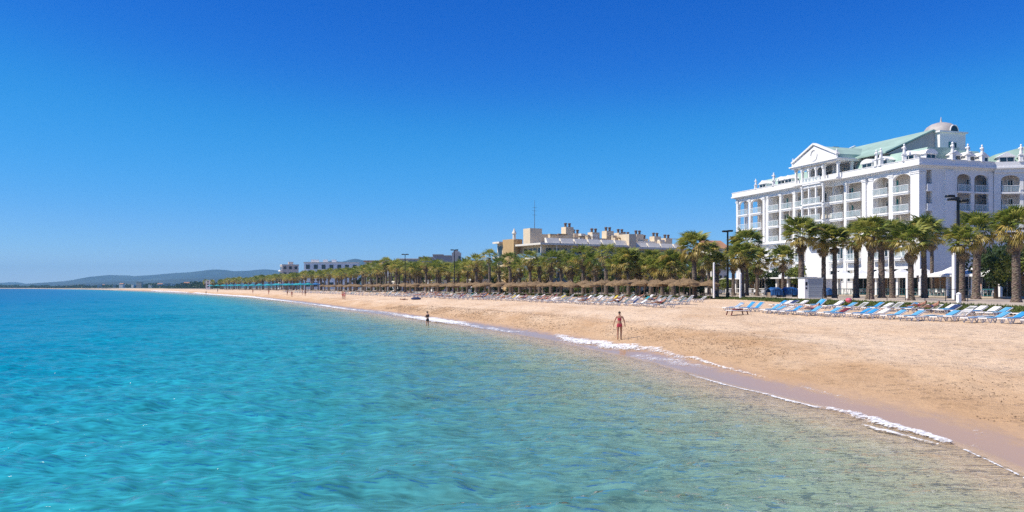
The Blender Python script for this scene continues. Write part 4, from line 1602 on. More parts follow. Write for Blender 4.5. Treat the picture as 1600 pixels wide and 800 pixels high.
for i, (x, fy, ty, wpx, th) in enumerate(near_palms):
    X, Y = ground_from_photo(x, fy, PROM_Z)
    top_z = H + (HY - ty) * Y / F
    s = wpx * Y / F / 4.1
    h = top_z - PROM_Z - 1.55 * s
    lab = names_hint.get(x, 'fan palm with brown skirt on the promenade, %s palm from the right edge' % ordinal(i + 1))
    palm((X, Y, PROM_Z), h, s, lab, 'palms on the promenade', True, i, th)

# the long middle and far rows
row = []
for x, ty in [(1052, 398), (1035, 402), (1017, 396), (998, 400), (982, 392), (965, 402), (947, 384), (930, 398), (911, 388), (893, 400), (877, 394), (861, 395), (843, 404), (829, 395), (812, 405), (797, 397), (780, 404),
              (765, 392), (744, 400), (730, 410), (716, 411), (700, 413), (684, 414), (666, 404), (650, 413), (634, 412), (618, 411), (603, 404), (590, 410)]:
    row.append((x, 26.5 + random.uniform(-1, 1.5), ty))
for k, (x, off, ty) in enumerate(row):
    u, v = place_on(x, off)
    q = P(u, v, PROM_Z)
    tz = H + (HY - ty) * q.y / F
    s = random.uniform(1.0, 1.25)
    palm(q, max(2.5, tz - PROM_Z - 1.55 * s), s, 'fan palm behind the straw parasols, %s in that row counted from the right' % ordinal(k + 1), 'palms behind the parasols', k < 6, 40 + k, 1.0)
k2 = 0
for k in range(48):
    x = 1098 - k * 11 + random.uniform(-5, 5)
    off = random.choice([33, 36.5, 47, 50])
    u, v = place_on(x, off)
    q = P(u, v, PROM_Z)
    s = random.uniform(1.0, 1.3)
    hh = random.uniform(2.6, 5.4)
    k2 += 1
    palm(q, hh, s, 'bushy fan palm in the dense grove behind the parasols, %s from the right' % ordinal(k2), 'palms of the rear grove', False, 100 + k, .9)
kf = 0
fo = {}
v = 205.0
while v < 720:
    for off in (26, 34, 42):
        kf += 1
        fo[off] = fo.get(off, 0) + 1
        vv_ = v + random.uniform(-2.5, 2.5)
        q = P(36 + float(base_u(vv_)) + off + random.uniform(-2, 2), vv_, PROM_Z)
        x_ph = CX + F * q.x / q.y
        ty = np.interp(x_ph, [330, 400, 440, 480, 520, 560, 600, 640], [437, 432, 429, 424, 421, 417, 411, 409])
        tz = H + (HY - ty) * q.y / F
        hh = min(9.5, max(4.0, tz - PROM_Z - 1.9)) * random.uniform(.82, 1.03)
        palm(q, hh, random.uniform(1.15, 1.45), 'distant fan palm of the far bay, %s from the right in the %s line' % (ordinal(fo[off]), {26: 'front', 34: 'middle', 42: 'rear'}[off]), 'far palms along the bay', False, 200 + kf, .9, skirt=(kf % 2 == 0))
    v += 8 + (v - 205) * .02

# ================================================================== broadleaf trees and shrubs
def foliage_mesh(seed, rx, ry, rz, n, leaf, name, mat, lumps=9):
    r = np.random.default_rng(seed)
    cs = r.normal(size=(lumps, 3))
    cs /= np.linalg.norm(cs, axis=1)[:, None]
    cs *= r.uniform(.25, .72, (lumps, 1))
    ra = r.uniform(.28, .5, lumps)
    i = r.integers(0, lumps, n)
    d = r.normal(size=(n, 3))
    d /= np.linalg.norm(d, axis=1)[:, None]
    p = cs[i] + d * (ra[i] * r.uniform(.55, 1.0, n) ** .5)[:, None]
    p *= np.array([rx, ry, rz])
    a = r.normal(size=(n, 3))
    a /= np.linalg.norm(a, axis=1)[:, None]
    b_ = np.cross(a, d)
    b_ /= np.linalg.norm(b_, axis=1)[:, None] + 1e-6
    sz = leaf * r.uniform(.6, 1.4, n)[:, None]
    v = np.stack([p - a * sz, p + b_ * sz * .45, p + a * sz, p - b_ * sz * .45], 1).reshape(-1, 3)
    me = mesh_np(name, v, np.arange(n * 4).reshape(-1, 4))
    me.materials.append(mat)
    return me

m_leaf_d = leaf_mat('dark_foliage', (0.012, 0.028, 0.008), (0.03, 0.06, 0.015), (0.07, 0.11, 0.03))
m_leaf_l = leaf_mat('light_foliage', (0.05, 0.08, 0.012), (0.14, 0.18, 0.025), (0.28, 0.31, 0.06))
m_stem = simple('tree_bark', (0.12, 0.09, 0.065), 0.9, 0.25, 3)
CR = [foliage_mesh(300 + i, 1, 1, .85, 1500, .085, 'crown', m_leaf_d if i % 2 == 0 else m_leaf_l) for i in range(4)]
tm = MB()
tm.sm = True
tm.tube([(0, 0, 0), (.02, .01, .5), (0, .03, 1.0)], [.11, .085, .07], 8)
for a in range(4):
    tm.tube([(0, .02, .8), (.25 * math.cos(a * 1.6), .25 * math.sin(a * 1.6), 1.15), (.5 * math.cos(a * 1.6), .5 * math.sin(a * 1.6), 1.6)], [.06, .04, .02], 6)
tm_me = tm.mesh('trunk', [m_stem])
def tree(loc, h, r, label, group, seed, name='tree', cat='tree'):
    t = empty(name, loc, seed * 1.7, label=label, category=cat, group=group)
    tk = link('trunk', tm_me, None, t)
    tk.scale = (h * .36, h * .36, h * .42)
    c = link('crown', CR[seed % 4], None, t)
    c.location = (0, 0, h - r * .78)
    c.scale = (r, r, min(r, h * .48))
    return t
tl = [(1556, 44, 6.4, 3.2, 0, 'dark round tree behind the terrace, left of the rightmost palm'), (1592, 43, 6.0, 2.8, 3, 'light green tree at the right edge behind the rightmost palm'), (1542, 48, 6.0, 2.6, 2, 'small dark tree beside the shaded terrace'),
      (1578, 52, 7.0, 3.0, 2, 'dark tree set back between the second wing and the terrace'), (1110, 46, 4.0, 2.2, 1, 'light green shrubby tree left of the pergola'), (1135, 42, 3.0, 1.6, 3, 'low light green bush in front of the pergola'),
      (1240, 52, 5.5, 2.6, 1, 'light green tree between pergola and hotel'), (1180, 50, 5.6, 2.6, 3, 'light green tree behind the pergola roof'), (1206, 53, 5.0, 2.4, 0, 'dark tree behind the pergola roof'),
      (784, 44, 8.5, 3.4, 0, 'dark tree at the left foot of the sand-coloured apartment building')]
for x, off, h, r, sd, lab in tl:
    u, v = place_on(x, off)
    tree(P(u, v, PROM_Z), h, r, lab, 'trees by the terraces', sd)
kt = 0
for k in range(40):
    x = 1085 - k * 13.5 + random.uniform(-5, 5)
    off = random.choice([41, 44, 54])
    u, v = place_on(x, off)
    kt += 1
    h = random.uniform(4.0, 7.5) if x > 760 else random.uniform(5.0, 8.5)
    tree(P(u, v, PROM_Z), h, random.uniform(2.0, 3.2), 'leafy tree in the grove behind the palms, %s from the right' % ordinal(kt), 'trees of the rear grove', random.randrange(4))
for k in range(46):
    u, v = place_on(1095 - k * 11.5, 30 + (k * 7 % 5) * .5)
    tree(P(u, v, PROM_Z), random.uniform(1.3, 2.1), random.uniform(.9, 1.4), 'low garden shrub behind the promenade, %s from the right' % ordinal(k + 1), 'garden shrubs', random.randrange(4), 'shrub', 'shrub')
# ================================================================== sand-coloured apartment building
m_sandw = simple('sand_render', (0.70, 0.58, 0.42), 0.85, 0.1, 0.4)
m_sandd = simple('ochre_render', (0.50, 0.34, 0.17), 0.85, 0.12, 0.4)
m_cream = simple('cream_parapet', (0.74, 0.69, 0.61), 0.8, 0.1, 0.6)
m_blueglass = simple('blue_balustrade', (0.16, 0.27, 0.33), 0.15, 0.1, 0.5, alpha=0.6, spec=0.6)
m_pot = simple('chimney_pot', (0.16, 0.11, 0.09), 0.8)
m_green_s = leaf_mat('roof_garden', (0.03, 0.05, 0.01), (0.07, 0.10, 0.02), (0.12, 0.15, 0.04))
AR = math.atan2(1320.0, 2200.0)                 # the long front runs inland at this angle
apt = empty('apartment_building', (6.75, 198.0, PROM_Z), AR, label='sand-coloured apartment building with stepped roof terraces, many chimneys and an aerial mast', category='building')
# local x: along the camera-facing front; local y: away from the camera along the sea front
def ab(name, mat, x0, x1, y0, y1, z0, z1, par=apt):
    return MB().box(x0, x1, y0, y1, z0, z1).build(name, mat, par)
LX, LY = 47.0, 21.0
ab('wall', m_sandw, 1.8, LX, 1.8, LY, 0, 11.3)
for fl in range(4):
    z = 2.6 + fl * 2.9
    if fl == 3:
        continue
    s = ab('floor_slab', m_cream, 0, 27 - fl * .02, 0, 11, z - .35, z)
    s2 = ab('floor_slab', m_cream, 28.2, LX, .6, 9, z - .35, z)
    ab('glass_balustrade', m_blueglass, .1, 26.8, .05, .1, z, z + 1.0, s)
    ab('glass_balustrade', m_blueglass, .05, .1, .1, 10.8, z, z + 1.0, s)
    ab('glass_balustrade', m_blueglass, 28.4, LX - .2, .65, .7, z, z + 1.0, s2)
    if z < 11:
        for k in range(11):
            x = 2.6 + k * 2.25
            w = MB()
            w.box(x, x + 1.6, 1.74, 1.795, z + .05, z + 2.2)
            wo = w.build('window', m_glass, apt)
            MB().box(x - .08, x, 1.70, 1.79, z + .02, z + 2.3).build('window_frame', m_cream, wo)
        for k in range(8):
            x = 28.8 + k * 2.25
            MB().box(x, x + 1.5, 1.74, 1.795, z + .05, z + 2.2).build('window', m_glass, apt)
        for k in range(4):
            y = 2.4 + k * 2.1
            MB().box(1.74, 1.795, y, y + 1.5, z + .05, z + 2.2).build('window', m_glass, apt)
for k in range(7):
    ab('balcony_post', m_cream, .15 + k * 4.4, .35 + k * 4.4, .16, .36, 0, 11.3)
ab('roof_slab', m_cream, -.25, 27.3, -.25, 11.5, 11.3, 11.75)
ab('roof_slab', m_cream, 28.0, LX + .2, .3, 11.5, 11.0, 11.5)
for k in range(6):                                # sloping parapet planters of the roof terraces
    x0 = 2.0 + k * 4.1
    p = MB()
    p.extrude([(.2, 11.75), (1.3, 11.75), (1.5, 13.0), (.9, 13.0)], 'x', x0, x0 + 3.6)
    p.build('terrace_parapet', m_cream, apt)
for k in range(4):
    x0 = 29.0 + k * 4.4
    p = MB()
    p.extrude([(.7, 11.5), (1.8, 11.5), (2.0, 12.6), (1.4, 12.6)], 'x', x0, x0 + 3.9)
    p.build('terrace_parapet', m_cream, apt)
ab('penthouse', m_sandw, 2.2, 11, 4.5, 10, 11.75, 14.1)
ab('penthouse', m_sandw, 11.5, 26, 6.0, 12, 11.75, 13.7)
ab('penthouse', m_cream, 28, 41, 6.0, 12, 11.5, 13.4)
ab('stair_tower', m_sandw, -.2, 3.2, 4.4, 7.5, 11.76, 15.4)
ab('stair_tower', m_sandw, 26.0, 28.3, -.4, 4, 0, 14.6)
ab('stair_tower', m_sandd, -.3, 2.6, 12.4, 17.2, 0, 13.2)
lw = ab('left_wing_slab', m_cream, -1.3, 5, 17.3, 20.6, 12.3, 12.75)
ab('left_wing_slab', m_cream, -1.3, 5, 17.3, 20.6, 8.6, 9.0)
ab('left_wing_wall', m_sandw, 0, 5, 17.4, 20.4, 0, 12.3)
ab('glass_balustrade', m_blueglass, -1.2, -1.15, 17.5, 20.4, 9.0, 10.0)
MB().box(-.06, .0, 18.0, 20.0, 9.1, 11.6).build('window', m_glass, apt)
for x, y, z in ((10.3, 4.6, 14.1), (15.5, 8.5, 12.9), (19.5, 6.2, 13.2), (24.0, 6.2, 13.7), (28.6, 7, 13.4), (31.4, 8, 12.8), (34.0, 6.4, 13.2), (37.0, 8, 12.2), (40.0, 6.4, 12.8), (43.6, 6.0, 12.4)):
    c = ab('chimney_stack', m_sandw, x, x + 2.3, y, y + 2.0, 11.7, z + 2.0)
    for dx in (.55, 1.75):
        pt = MB().lathe([(.3, 0), (.3, .7), (.42, .75), (.42, .95), (.2, 1.05)], 8)
        po = pt.build('chimney_pot', m_pot, c)
        po.location = (x + dx, y + 1.0, z + 2.0)
am = MB()
am.lathe([(.09, 0), (.06, 3), (.03, 6.8)], 6)
for zz in (3.2, 4.2, 5.0):
    am.bar((-.6, 0, zz), (.6, 0, zz), .05)
ao = am.build('aerial_mast', simple('aerial_metal', (.2, .2, .2), .4, metal=.6), apt)
ao.location = (1.2, 4.6, 15.4)
cn = MB()
cn.lathe([(.4, 0), (.4, 1.4), (.6, 1.5), (.5, 1.8), (.25, 2.3), (.08, 2.8)], 8)
co = cn.build('chimney', m_cream, apt)
co.location = (-.1, 11.9, 13.0)
ab('chimney', m_sandd, -.6, .5, 11.3, 12.4, 0, 13.0)
rp_ = random.Random(4)
for k in range(34):
    x_ = rp_.uniform(3, 45)
    if rp_.random() < .5:
        ab('pergola_beam', m_sandd, x_, x_ + rp_.uniform(1.5, 3), 3.0, 3.2, 13.4 + rp_.uniform(0, .6), 13.7 + rp_.uniform(0, .6))
    else:
        y_ = rp_.uniform(3, 6)
        ab('roof_house', m_sandw if k % 2 else m_cream, x_, x_ + rp_.uniform(.8, 2.2), y_, y_ + 1.2, 11.7, 13.2 + rp_.uniform(0, 1.4))
rg = link('roof_planting', foliage_mesh(900, 11, 1.4, .5, 1400, .22, 'roof_planting', m_green_s, 30), None, apt)
rg.location = (20, 3.8, 12.4)

# ================================================================== further buildings along the bay
m_lav = simple('pale_wall', (0.84, 0.84, 0.84), 0.8, 0.06, 0.2)
m_tan = simple('tan_wall', (0.70, 0.58, 0.48), 0.85, 0.08, 0.2)
m_concrete = simple('grey_concrete', (0.36, 0.35, 0.36), 0.85, 0.1, 0.2)
m_rtile = simple('tile_roof', (0.42, 0.22, 0.13), 0.85, 0.15, 1)

def block(loc, rz, lx, ly, h, mat, label, floors=3, cols_f=6, cols_s=3, roof='flat', cat='building', parts=True, group=None, balc=False):
    t = empty('apartment_building' if cat == 'building' else 'house', loc, rz, label=label, category=cat)
    if group:
        t['group'] = group
    MB().box(0, lx, 0, ly, 0, h).build('wall', mat, t)
    if roof == 'flat':
        MB().box(-.3, lx + .3, -.3, ly + .3, h, h + .5).build('roof', m_cream, t)
    else:
        r = MB()
        r.add([(-.4, -.4, h), (lx + .4, -.4, h), (lx + .4, ly + .4, h), (-.4, ly + .4, h), (-.4, ly / 2, h + ly * .25), (lx + .4, ly / 2, h + ly * .25)], [(0, 1, 5, 4), (3, 4, 5, 2), (0, 4, 3), (1, 2, 5), (0, 3, 2, 1)])
        r.build('roof', m_rtile, t)
    if parts:
        fh = h / floors
        for f in range(floors):
            for k in range(cols_f):
                x0 = lx * (k + .25) / cols_f
                MB().box(x0, x0 + lx * .5 / cols_f, -.12, -.003, f * fh + fh * .3, f * fh + fh * .78).build('window', m_glass, t)
            for k in range(cols_s):
                y0 = ly * (k + .22) / cols_s
                MB().box(-.12, -.003, y0, y0 + ly * .56 / cols_s, f * fh + fh * .25, f * fh + fh * .8).build('window', m_glass, t)
            if balc:
                MB().box(-1.4, -.13, .4, ly - .4, f * fh - .1, f * fh + .9).build('balcony', m_trim, t)
    return t

def at_photo(x, Y, z=PROM_Z):
    return ((x - CX) / F * Y, Y, z)
def behind(x, off, w_px, h_top, z=PROM_Z):
    """a spot 'off' metres behind the lounger line at photo column x; width and height that cover w_px columns and reach row h_top"""
    u, v = place_on(x, off)
    q = P(u, v, z)
    return q, w_px * q.y / F, H + (HY - h_top) * q.y / F - z
q, w_, h_ = behind(475, 62, 84, 410.5)
w1 = block(q, math.radians(9), w_, 16, h_, m_lav, 'white three-storey building with flat roof among the distant palms', 3, 7, 4, balc=True)
for fx, dx in ((.12, 5), (.34, 3), (.5, 3)):
    MB().box(w_ * fx, w_ * fx + dx, 3, 7, h_ + .5, h_ + 2.2).build('roof_house', m_lav, w1)
q, w_, h_ = behind(441, 70, 25, 414)
w2 = block(q, math.radians(20), w_, 18, h_, m_tan, 'tan building with white balconies, leftmost of the large buildings above the palms', 4, 3, 4, balc=True)
MB().box(w_ * .4, w_ * .7, 3, 6, h_ + .5, h_ + 2.5).build('roof_house', m_tan, w2)
# long grey stepped building with square tower
q, w_, h_ = behind(634, 75, 89, 390)
gs = w_ / 36.0
g = empty('stepped_building', q, math.radians(4), label='long grey stepped building with a square tower behind the palm grove', category='building')
ht = lambda row: H + (HY - row) * q.y / F - PROM_Z
for i, (x0, x1, row_) in enumerate(((-6, 8, 405), (8, 17, 402.5), (17, 24, 398.5), (24, 29, 400))):
    h = ht(row_)
    MB().box(x0 * gs, x1 * gs - .01, 0, 14, 0, h).build('wall', m_concrete, g)
    MB().box(x0 * gs - .1, x1 * gs - .12, -.4, 14.2, h, h + .4 + i * .01).build('roof_slab', m_cream if i == 0 else m_concrete, g)
tw_ = MB()
tw_.box(29 * gs, 35 * gs, -.5, 8, 0, ht(394.5))
tw_.box(29.8 * gs, 34 * gs, -.1, 7, ht(394.5), ht(392.5))
tw_.box(30.6 * gs, 33 * gs, .2, 6, ht(392.5), ht(390.5))
two = tw_.build('tower', m_concrete, g)
MB().box(33.2 * gs, 34.2 * gs, -.62, -.502, ht(404), ht(400)).build('window', m_glass, two)
MB().box(-26 * gs, -6.2 * gs, .5, 11.5, 0, ht(409)).build('wall', m_cream, g)
MB().box(-26.5 * gs, -6.2 * gs, 0, 12, ht(409), ht(407)).build('tile_roof', m_rtile, g)
q, w_, h_ = behind(1112, 72, 30, 388)
block(q, math.radians(17), w_, 8, h_, m_cream, 'low house with tiled roof seen between palms left of the pergola', 2, 3, 2, roof='gable', cat='house')
for x_, wp_, lab_ in ((676, 40, 'single-storey white beach bar behind the palms in mid distance'), (744, 46, 'long low white pavilion behind the palms left of the apartment building'), (622, 34, 'low white kiosk building behind the distant parasols')):
    q, w_, h_ = behind(x_, 38, wp_, 434)
    block(q, math.radians(24), w_, 7, 3.1, m_lav, lab_, 1, 5, 2, cat='house')
# white lifeguard tower far along the beach
lt = empty('watch_tower', at_photo(325, 600, 1.9), .3, label='slim white tower standing at the far end of the palm row', category='tower')
MB().box(-1.4, 1.4, -1.4, 1.4, 0, 6.0).build('shaft', m_lav, lt)
MB().box(-1.8, 1.8, -1.8, 1.8, 6.0, 6.4).build('cornice', m_lav, lt)
for zz in (1.5, 3.4, 5.0):
    MB().box(-.8, .8, -1.46, -1.403, zz, zz + .8).build('window', m_glass, lt)
# town across the bay
hr = random.Random(12)
kx = 0
for x, Y, wpx, hpx in [(134, 2300, 4, 3), (152, 2250, 5, 3), (176, 2200, 4, 3), (186, 2100, 6, 4), (205, 2100, 4, 3), (213, 2000, 8, 8), (232, 1950, 6, 3), (246, 1900, 7, 4), (257, 1850, 8, 5), (268, 1800, 8, 4), (277, 1750, 7, 5), (287, 1700, 8, 6),
                       (296, 1650, 9, 6), (306, 1600, 8, 5), (313, 1500, 5, 4), (160, 2500, 3, 2), (120, 2600, 3, 2), (90, 2700, 3, 2)]:
    kx += 1
    q = at_photo(x, Y, 2.0)
    block(q, hr.uniform(-.2, .4), wpx * Y / F, 10, (hpx + 3.5) * Y / F * .8, m_lav if kx % 3 else m_tan, 'tiny far white town building across the bay, %s from the left' % ordinal({90: 1, 120: 2, 134: 3, 152: 4, 160: 5, 176: 6, 186: 7, 205: 8, 213: 9, 232: 10, 246: 11, 257: 12, 268: 13, 277: 14, 287: 15, 296: 16, 306: 17, 313: 18}[x]),
          3, 4, 2, roof='gable' if kx % 4 == 0 else 'flat', cat='building', group='town across the bay')
# far wood along the bay: one mass of leaves
fw = np.random.default_rng(44)
n = 26000
xp = fw.uniform(-40, 345, n)
Yd = np.interp(xp, [-40, 0, 60, 130, 200, 260, 345], [3200, 3000, 2450, 2250, 2150, 1750, 900]) + fw.uniform(30, 260, n)
Xd = (xp - CX) / F * Yd
hh = (2.0 + 9.0 * vnoise(Xd / 45.0, Yd / 300.0, 5) * vnoise(Xd / 13.0, Yd / 100.0, 6) * 1.6)
Zd = 1.5 + hh * np.sqrt(fw.random(n))
a = fw.normal(size=(n, 3))
a /= np.linalg.norm(a, axis=1)[:, None]
b2 = np.cross(a, fw.normal(size=(n, 3)))
b2 /= np.linalg.norm(b2, axis=1)[:, None]
sz = fw.uniform(1.0, 2.6, n)[:, None]
pp = np.stack([Xd, Yd, Zd], 1)
me = mesh_np('far_trees', np.stack([pp - a * sz, pp + b2 * sz * .6, pp + a * sz, pp - b2 * sz * .6], 1).reshape(-1, 3), np.arange(n * 4).reshape(-1, 4))
link('far_trees', me, m_leaf_d, kind='stuff', label='dark band of far trees along the opposite shore of the bay', category='trees')
# ================================================================== straw parasols
m_straw = simple('straw_thatch', (0.28, 0.19, 0.10), 0.95, 0.35, 5, 0.9, 30, hue=(0.10, 0.062, 0.033))
m_pole = simple('timber_pole', (0.30, 0.23, 0.17), 0.85, 0.2, 4)
def straw_canopy(seed, n=22):
    r = random.Random(seed)
    c = MB()
    vs, fs = [], []
    prof = [(.06, .62), (.14, .56), (.75, .32), (1.28, .10), (1.36, -.10)]
    for j, (rad, z) in enumerate(prof):
        for i in range(n):
            a = 6.28318 * i / n
            q = rad * (1 + r.uniform(-.035, .035))
            vs.append((q * math.cos(a), q * math.sin(a), z + r.uniform(-.03, .03) - (r.uniform(0, .14) if j == 4 else 0)))
    for j in range(len(prof) - 1):
        for i in range(n):
            i2 = (i + 1) % n
            fs.append((j * n + i, j * n + i2, j * n + n + i2, j * n + n + i))
    fs.append(tuple(range(n)))
    c.add(vs, fs)
    return c.mesh('canopy', [m_straw])
CAN = [straw_canopy(i) for i in range(4)]
pm = MB()
pm.lathe([(.055, -.3), (.05, 2.4)], 8)
cap = MB()
cap.lathe([(.1, 0), (.12, .05), (.05, .16), (.02, .2)], 8)
pm_me, cap_me = pm.mesh('pole', [m_pole]), cap.mesh('cap', [m_straw])
pr = random.Random(3)
ip = 0
for off, sp, nm in ((16.6, 2.95, 'front'), (19.8, 2.95, 'rear')):
    k = 0
    v = 91.0 if nm == 'front' else 93.0
    while v < 330:
        k += 1
        u = 36 + float(base_u(v)) + off + pr.uniform(-.8, .8)
        vv_ = v + pr.uniform(-.55, .55)
        q = P(u, vv_, ground_z(u, vv_))
        t = empty('straw_parasol', q, pr.uniform(0, 6.28), label='straw parasol, %s from the right in the %s row' % (ordinal(k), nm), category='parasol', group='straw parasols')
        po = link('pole', pm_me, None, t)
        c = link('canopy', CAN[ip % 4], None, t)
        c.location = (0, 0, 1.93 + (hz_ := pr.uniform(-.16, .16)))
        c.rotation_euler = (pr.uniform(-.05, .05), pr.uniform(-.05, .05), 0)
        s = pr.uniform(.82, 1.12)
        c.scale = (s, s, pr.uniform(.9, 1.05))
        cp = link('cap', cap_me, None, t)
        cp.location = (0, 0, 2.5 + hz_)
        ip += 1
        v += sp if v < 220 else sp * 2

# teal cloth parasols far along the beach
m_tealc = simple('teal_cloth', (0.02, 0.32, 0.36), 0.7, 0.15, 1)
m_bluec = simple('blue_cloth', (0.03, 0.16, 0.38), 0.7, 0.15, 1)
def cloth_canopy(mat, n=8):
    c = MB()
    vs = [(0, 0, .55)] + [(1.55 * math.cos(6.28318 * i / n), 1.55 * math.sin(6.28318 * i / n), 0) for i in range(n)] + [(1.5 * math.cos(6.28318 * i / n), 1.5 * math.sin(6.28318 * i / n), -.2) for i in range(n)]
    fs = [(0, 1 + i, 1 + (i + 1) % n) for i in range(n)] + [(1 + i, 1 + n + i, 1 + n + (i + 1) % n, 1 + (i + 1) % n) for i in range(n)]
    c.add(vs, fs)
    return c.mesh('canopy', [mat])
TC = [cloth_canopy(m_tealc), cloth_canopy(m_tealc), cloth_canopy(m_bluec)]
for k in range(34):
    v = 330 + k * 7.6
    u = 36 + float(base_u(v)) + 8 + (k % 3) * 4.5
    q = P(u, v, ground_z(u, v))
    t = empty('cloth_parasol', q, k, label='far %s cloth parasol on the beach, %s from the right' % ('blue' if k % 3 == 2 else 'teal', ordinal(k + 1)), category='parasol', group='cloth parasols far along the beach', scale=1.25)
    link('pole', pm_me, None, t)
    c = link('canopy', TC[k % 3], None, t)
    c.location = (0, 0, 2.2)

# ================================================================== sun loungers
m_plastic = simple('white_plastic', (0.74, 0.73, 0.72), 0.4, 0.06, 2)
m_wood = simple('pale_sling', (0.66, 0.58, 0.48), 0.7, 0.1, 2)
CUSH = {'blue': simple('blue_cushion', (0.03, 0.28, 0.58), 0.75, 0.2, 3), 'light blue': simple('light_blue_cushion', (0.10, 0.36, 0.58), 0.75, 0.2, 3),
        'navy': simple('navy_towel', (0.02, 0.04, 0.13), 0.8, 0.2, 3), 'maroon': simple('maroon_towel', (0.16, 0.02, 0.03), 0.85, 0.2, 3),
        'grey': simple('grey_cushion', (0.22, 0.24, 0.25), 0.8, 0.2, 3), 'white': simple('white_towel', (0.72, 0.70, 0.68), 0.85, 0.08, 3),
        'pale': m_wood, 'dark green': simple('green_grey_cushion', (0.10, 0.14, 0.14), 0.8, 0.2, 3), 'yellow': simple('yellow_towel', (0.62, 0.47, 0.05), 0.85, 0.15, 3),
        'orange': simple('orange_towel', (0.62, 0.20, 0.05), 0.85, 0.15, 3), 'teal': simple('teal_towel', (0.02, 0.25, 0.30), 0.85, 0.15, 3)}
# local x points inland (head end), feet towards the sea; the hinge is at x = 1.15
HX, HZ = 1.18, .34
def lounger_meshes(back):
    """meshes of the sling frame with its back raised by the given angle"""
    ca, sa = math.cos(back), math.sin(back)
    L_ = .78
    fr = MB()
    for s in (-.31, .31):
        fr.box(0, HX + .15, s - .03, s + .03, HZ - .05, HZ + .02)
        fr.bar((HX, s, HZ), (HX + L_ * ca, s, HZ + L_ * sa), .055, .05)
    fr.box(-.02, .05, -.34, .34, HZ - .05, HZ + .025)
    e = (HX + L_ * ca, 0, HZ + L_ * sa)
    fr.bar((e[0], -.34, e[2]), (e[0], .34, e[2]), .06)
    for i in range(9):
        x = .12 + i * .125
        fr.box(x, x + .085, -.28, .28, HZ - .01, HZ + .015)
    for i in range(5):
        t = .1 + i * .14
        fr.bar((HX + t * ca, -.28, HZ + t * sa), (HX + t * ca, .28, HZ + t * sa), .085, .02)
    leg = MB()
    for s in (-.3, .3):
        pass
    leg.bar((0, 0, HZ - .04), (-.14, 0, .0), .05, .045)
    leg.bar((-.14, 0, .02), (-.34, 0, HZ - .04), .05, .045)
    cu = MB()
    pts = [(0.02, .03), (HX, .03)]
    top, bot = [], []
    for t in np.linspace(.42, 1, 5):
        x = .02 + (HX - .02) * t
        bot.append((x, HZ + .018))
        top.append((x, HZ + .055 + .006 * math.sin(t * 9)))
    for t in np.linspace(.15, 1, 4):
        x, z = HX + L_ * t * ca, HZ + L_ * t * sa
        bot.append((x - sa * .018, z + ca * .018))
        top.append((x - sa * .06, z + ca * .06))
    cu.extrude(bot + top[::-1], 'y', -.25, .25)
    tw = MB()
    pts = []
    for t in np.linspace(.05, 1.02, 6):
        x, z = HX + L_ * t * ca, HZ + L_ * t * sa
        pts.append((x - sa * .063, z + ca * .063))
    q = [(x - sa * .02, z + ca * .02) for x, z in pts]
    tw.extrude(pts + q[::-1], 'y', -.3, .3)
    return fr, leg, cu, tw
LM = {}
for key, ang in (('low', 24), ('mid', 30), ('high', 40), ('flat', 2)):
    fr, leg, cu, tw = lounger_meshes(math.radians(ang))
    LM[key] = (fr.mesh('frame', [m_plastic]), leg.mesh('leg', [m_plastic]), cu, tw)
CUM = {}
def cushion_mesh(key, col, towel=False):
    k = (key, col, towel)
    if k not in CUM:
        CUM[k] = LM[key][3 if towel else 2].mesh('towel' if towel else 'cushion', [CUSH[col]])
    return CUM[k]

def lounger(u, v, rz, key, cush, towel, label, group, full=True):
    t = empty('sun_lounger', P(u, v, ground_z(u + .8, v) - .01), TH + rz, scale=.84, label=label, category='sun lounger', group=group)
    link('frame', LM[key][0], None, t)
    for x in (.42, 1.38):
        for y in (-.3, .3):
            o = link('leg', LM[key][1], None, t)
            o.location = (x, y, 0)
    if cush:
        link('cushion', cushion_mesh(key, cush), None, t)
    if towel:
        link('towel', cushion_mesh(key, towel, True), None, t)
    return t
lr = random.Random(9)
SPOT = {}
def seats(nm, off, vs, cols, towels, group, where, full):
    for k, v in enumerate(vs):
        b_ = float(base_u(v))
        key = lr.choices(['low', 'mid', 'high', 'flat'], [5, 4, 1, 1])[0] if full else lr.choices(['mid', 'high', 'flat'], [5, 4, 1])[0]
        cu = lr.choice(cols)
        tw = lr.choice(towels) if lr.random() < .22 else None
        kind = 'lounger with %s cushion' % cu if cu not in ('pale', None) else 'bare white lounger'
        if tw:
            kind += ' and %s towel' % tw if cu == 'pale' else ', %s towel' % tw
        back = ''
        lab = '%s, %s from right in %s' % (kind, ordinal(k + 1), where)
        u = 36 + b_ + (min(off, float(lawn_off(v)) - 2.5) if nm == 'rr' else off) + lr.uniform(-.35, .35)
        lounger(u, v + lr.uniform(-.12, .12), lr.uniform(-.09, .09), key, cu if cu != 'pale' else None, tw, lab, group, full)
        SPOT[(nm, k)] = (u, v, key)
pair = []
v = 24.5
while v < 59:
    pair += [v, v + .85]
    v += 2.35 + lr.uniform(-.15, .2)
seats('rf', .3, pair, ['blue', 'blue', 'light blue', 'light blue', 'blue', 'pale'], ['maroon', 'navy', 'white', 'white', 'light blue', 'white'], 'loungers before the hotel', 'front row by hotel', True)
pair2 = []
v = 22.0
while v < 62:
    pair2 += [v, v + .85]
    v += 2.35 + lr.uniform(-.2, .25)
seats('rr', 7.6, pair2, ['blue', 'light blue', 'blue', 'pale', 'white', 'pale'], ['white', 'navy', 'white'], 'loungers before the hotel', 'back row by hotel', True)
mix = ['grey', 'grey', 'dark green', 'dark green', 'white', 'grey', 'pale', 'pale', 'dark green', 'grey']
tws = ['white', 'yellow', 'orange', 'teal', 'navy', 'white', 'navy', 'maroon', 'white', 'navy']
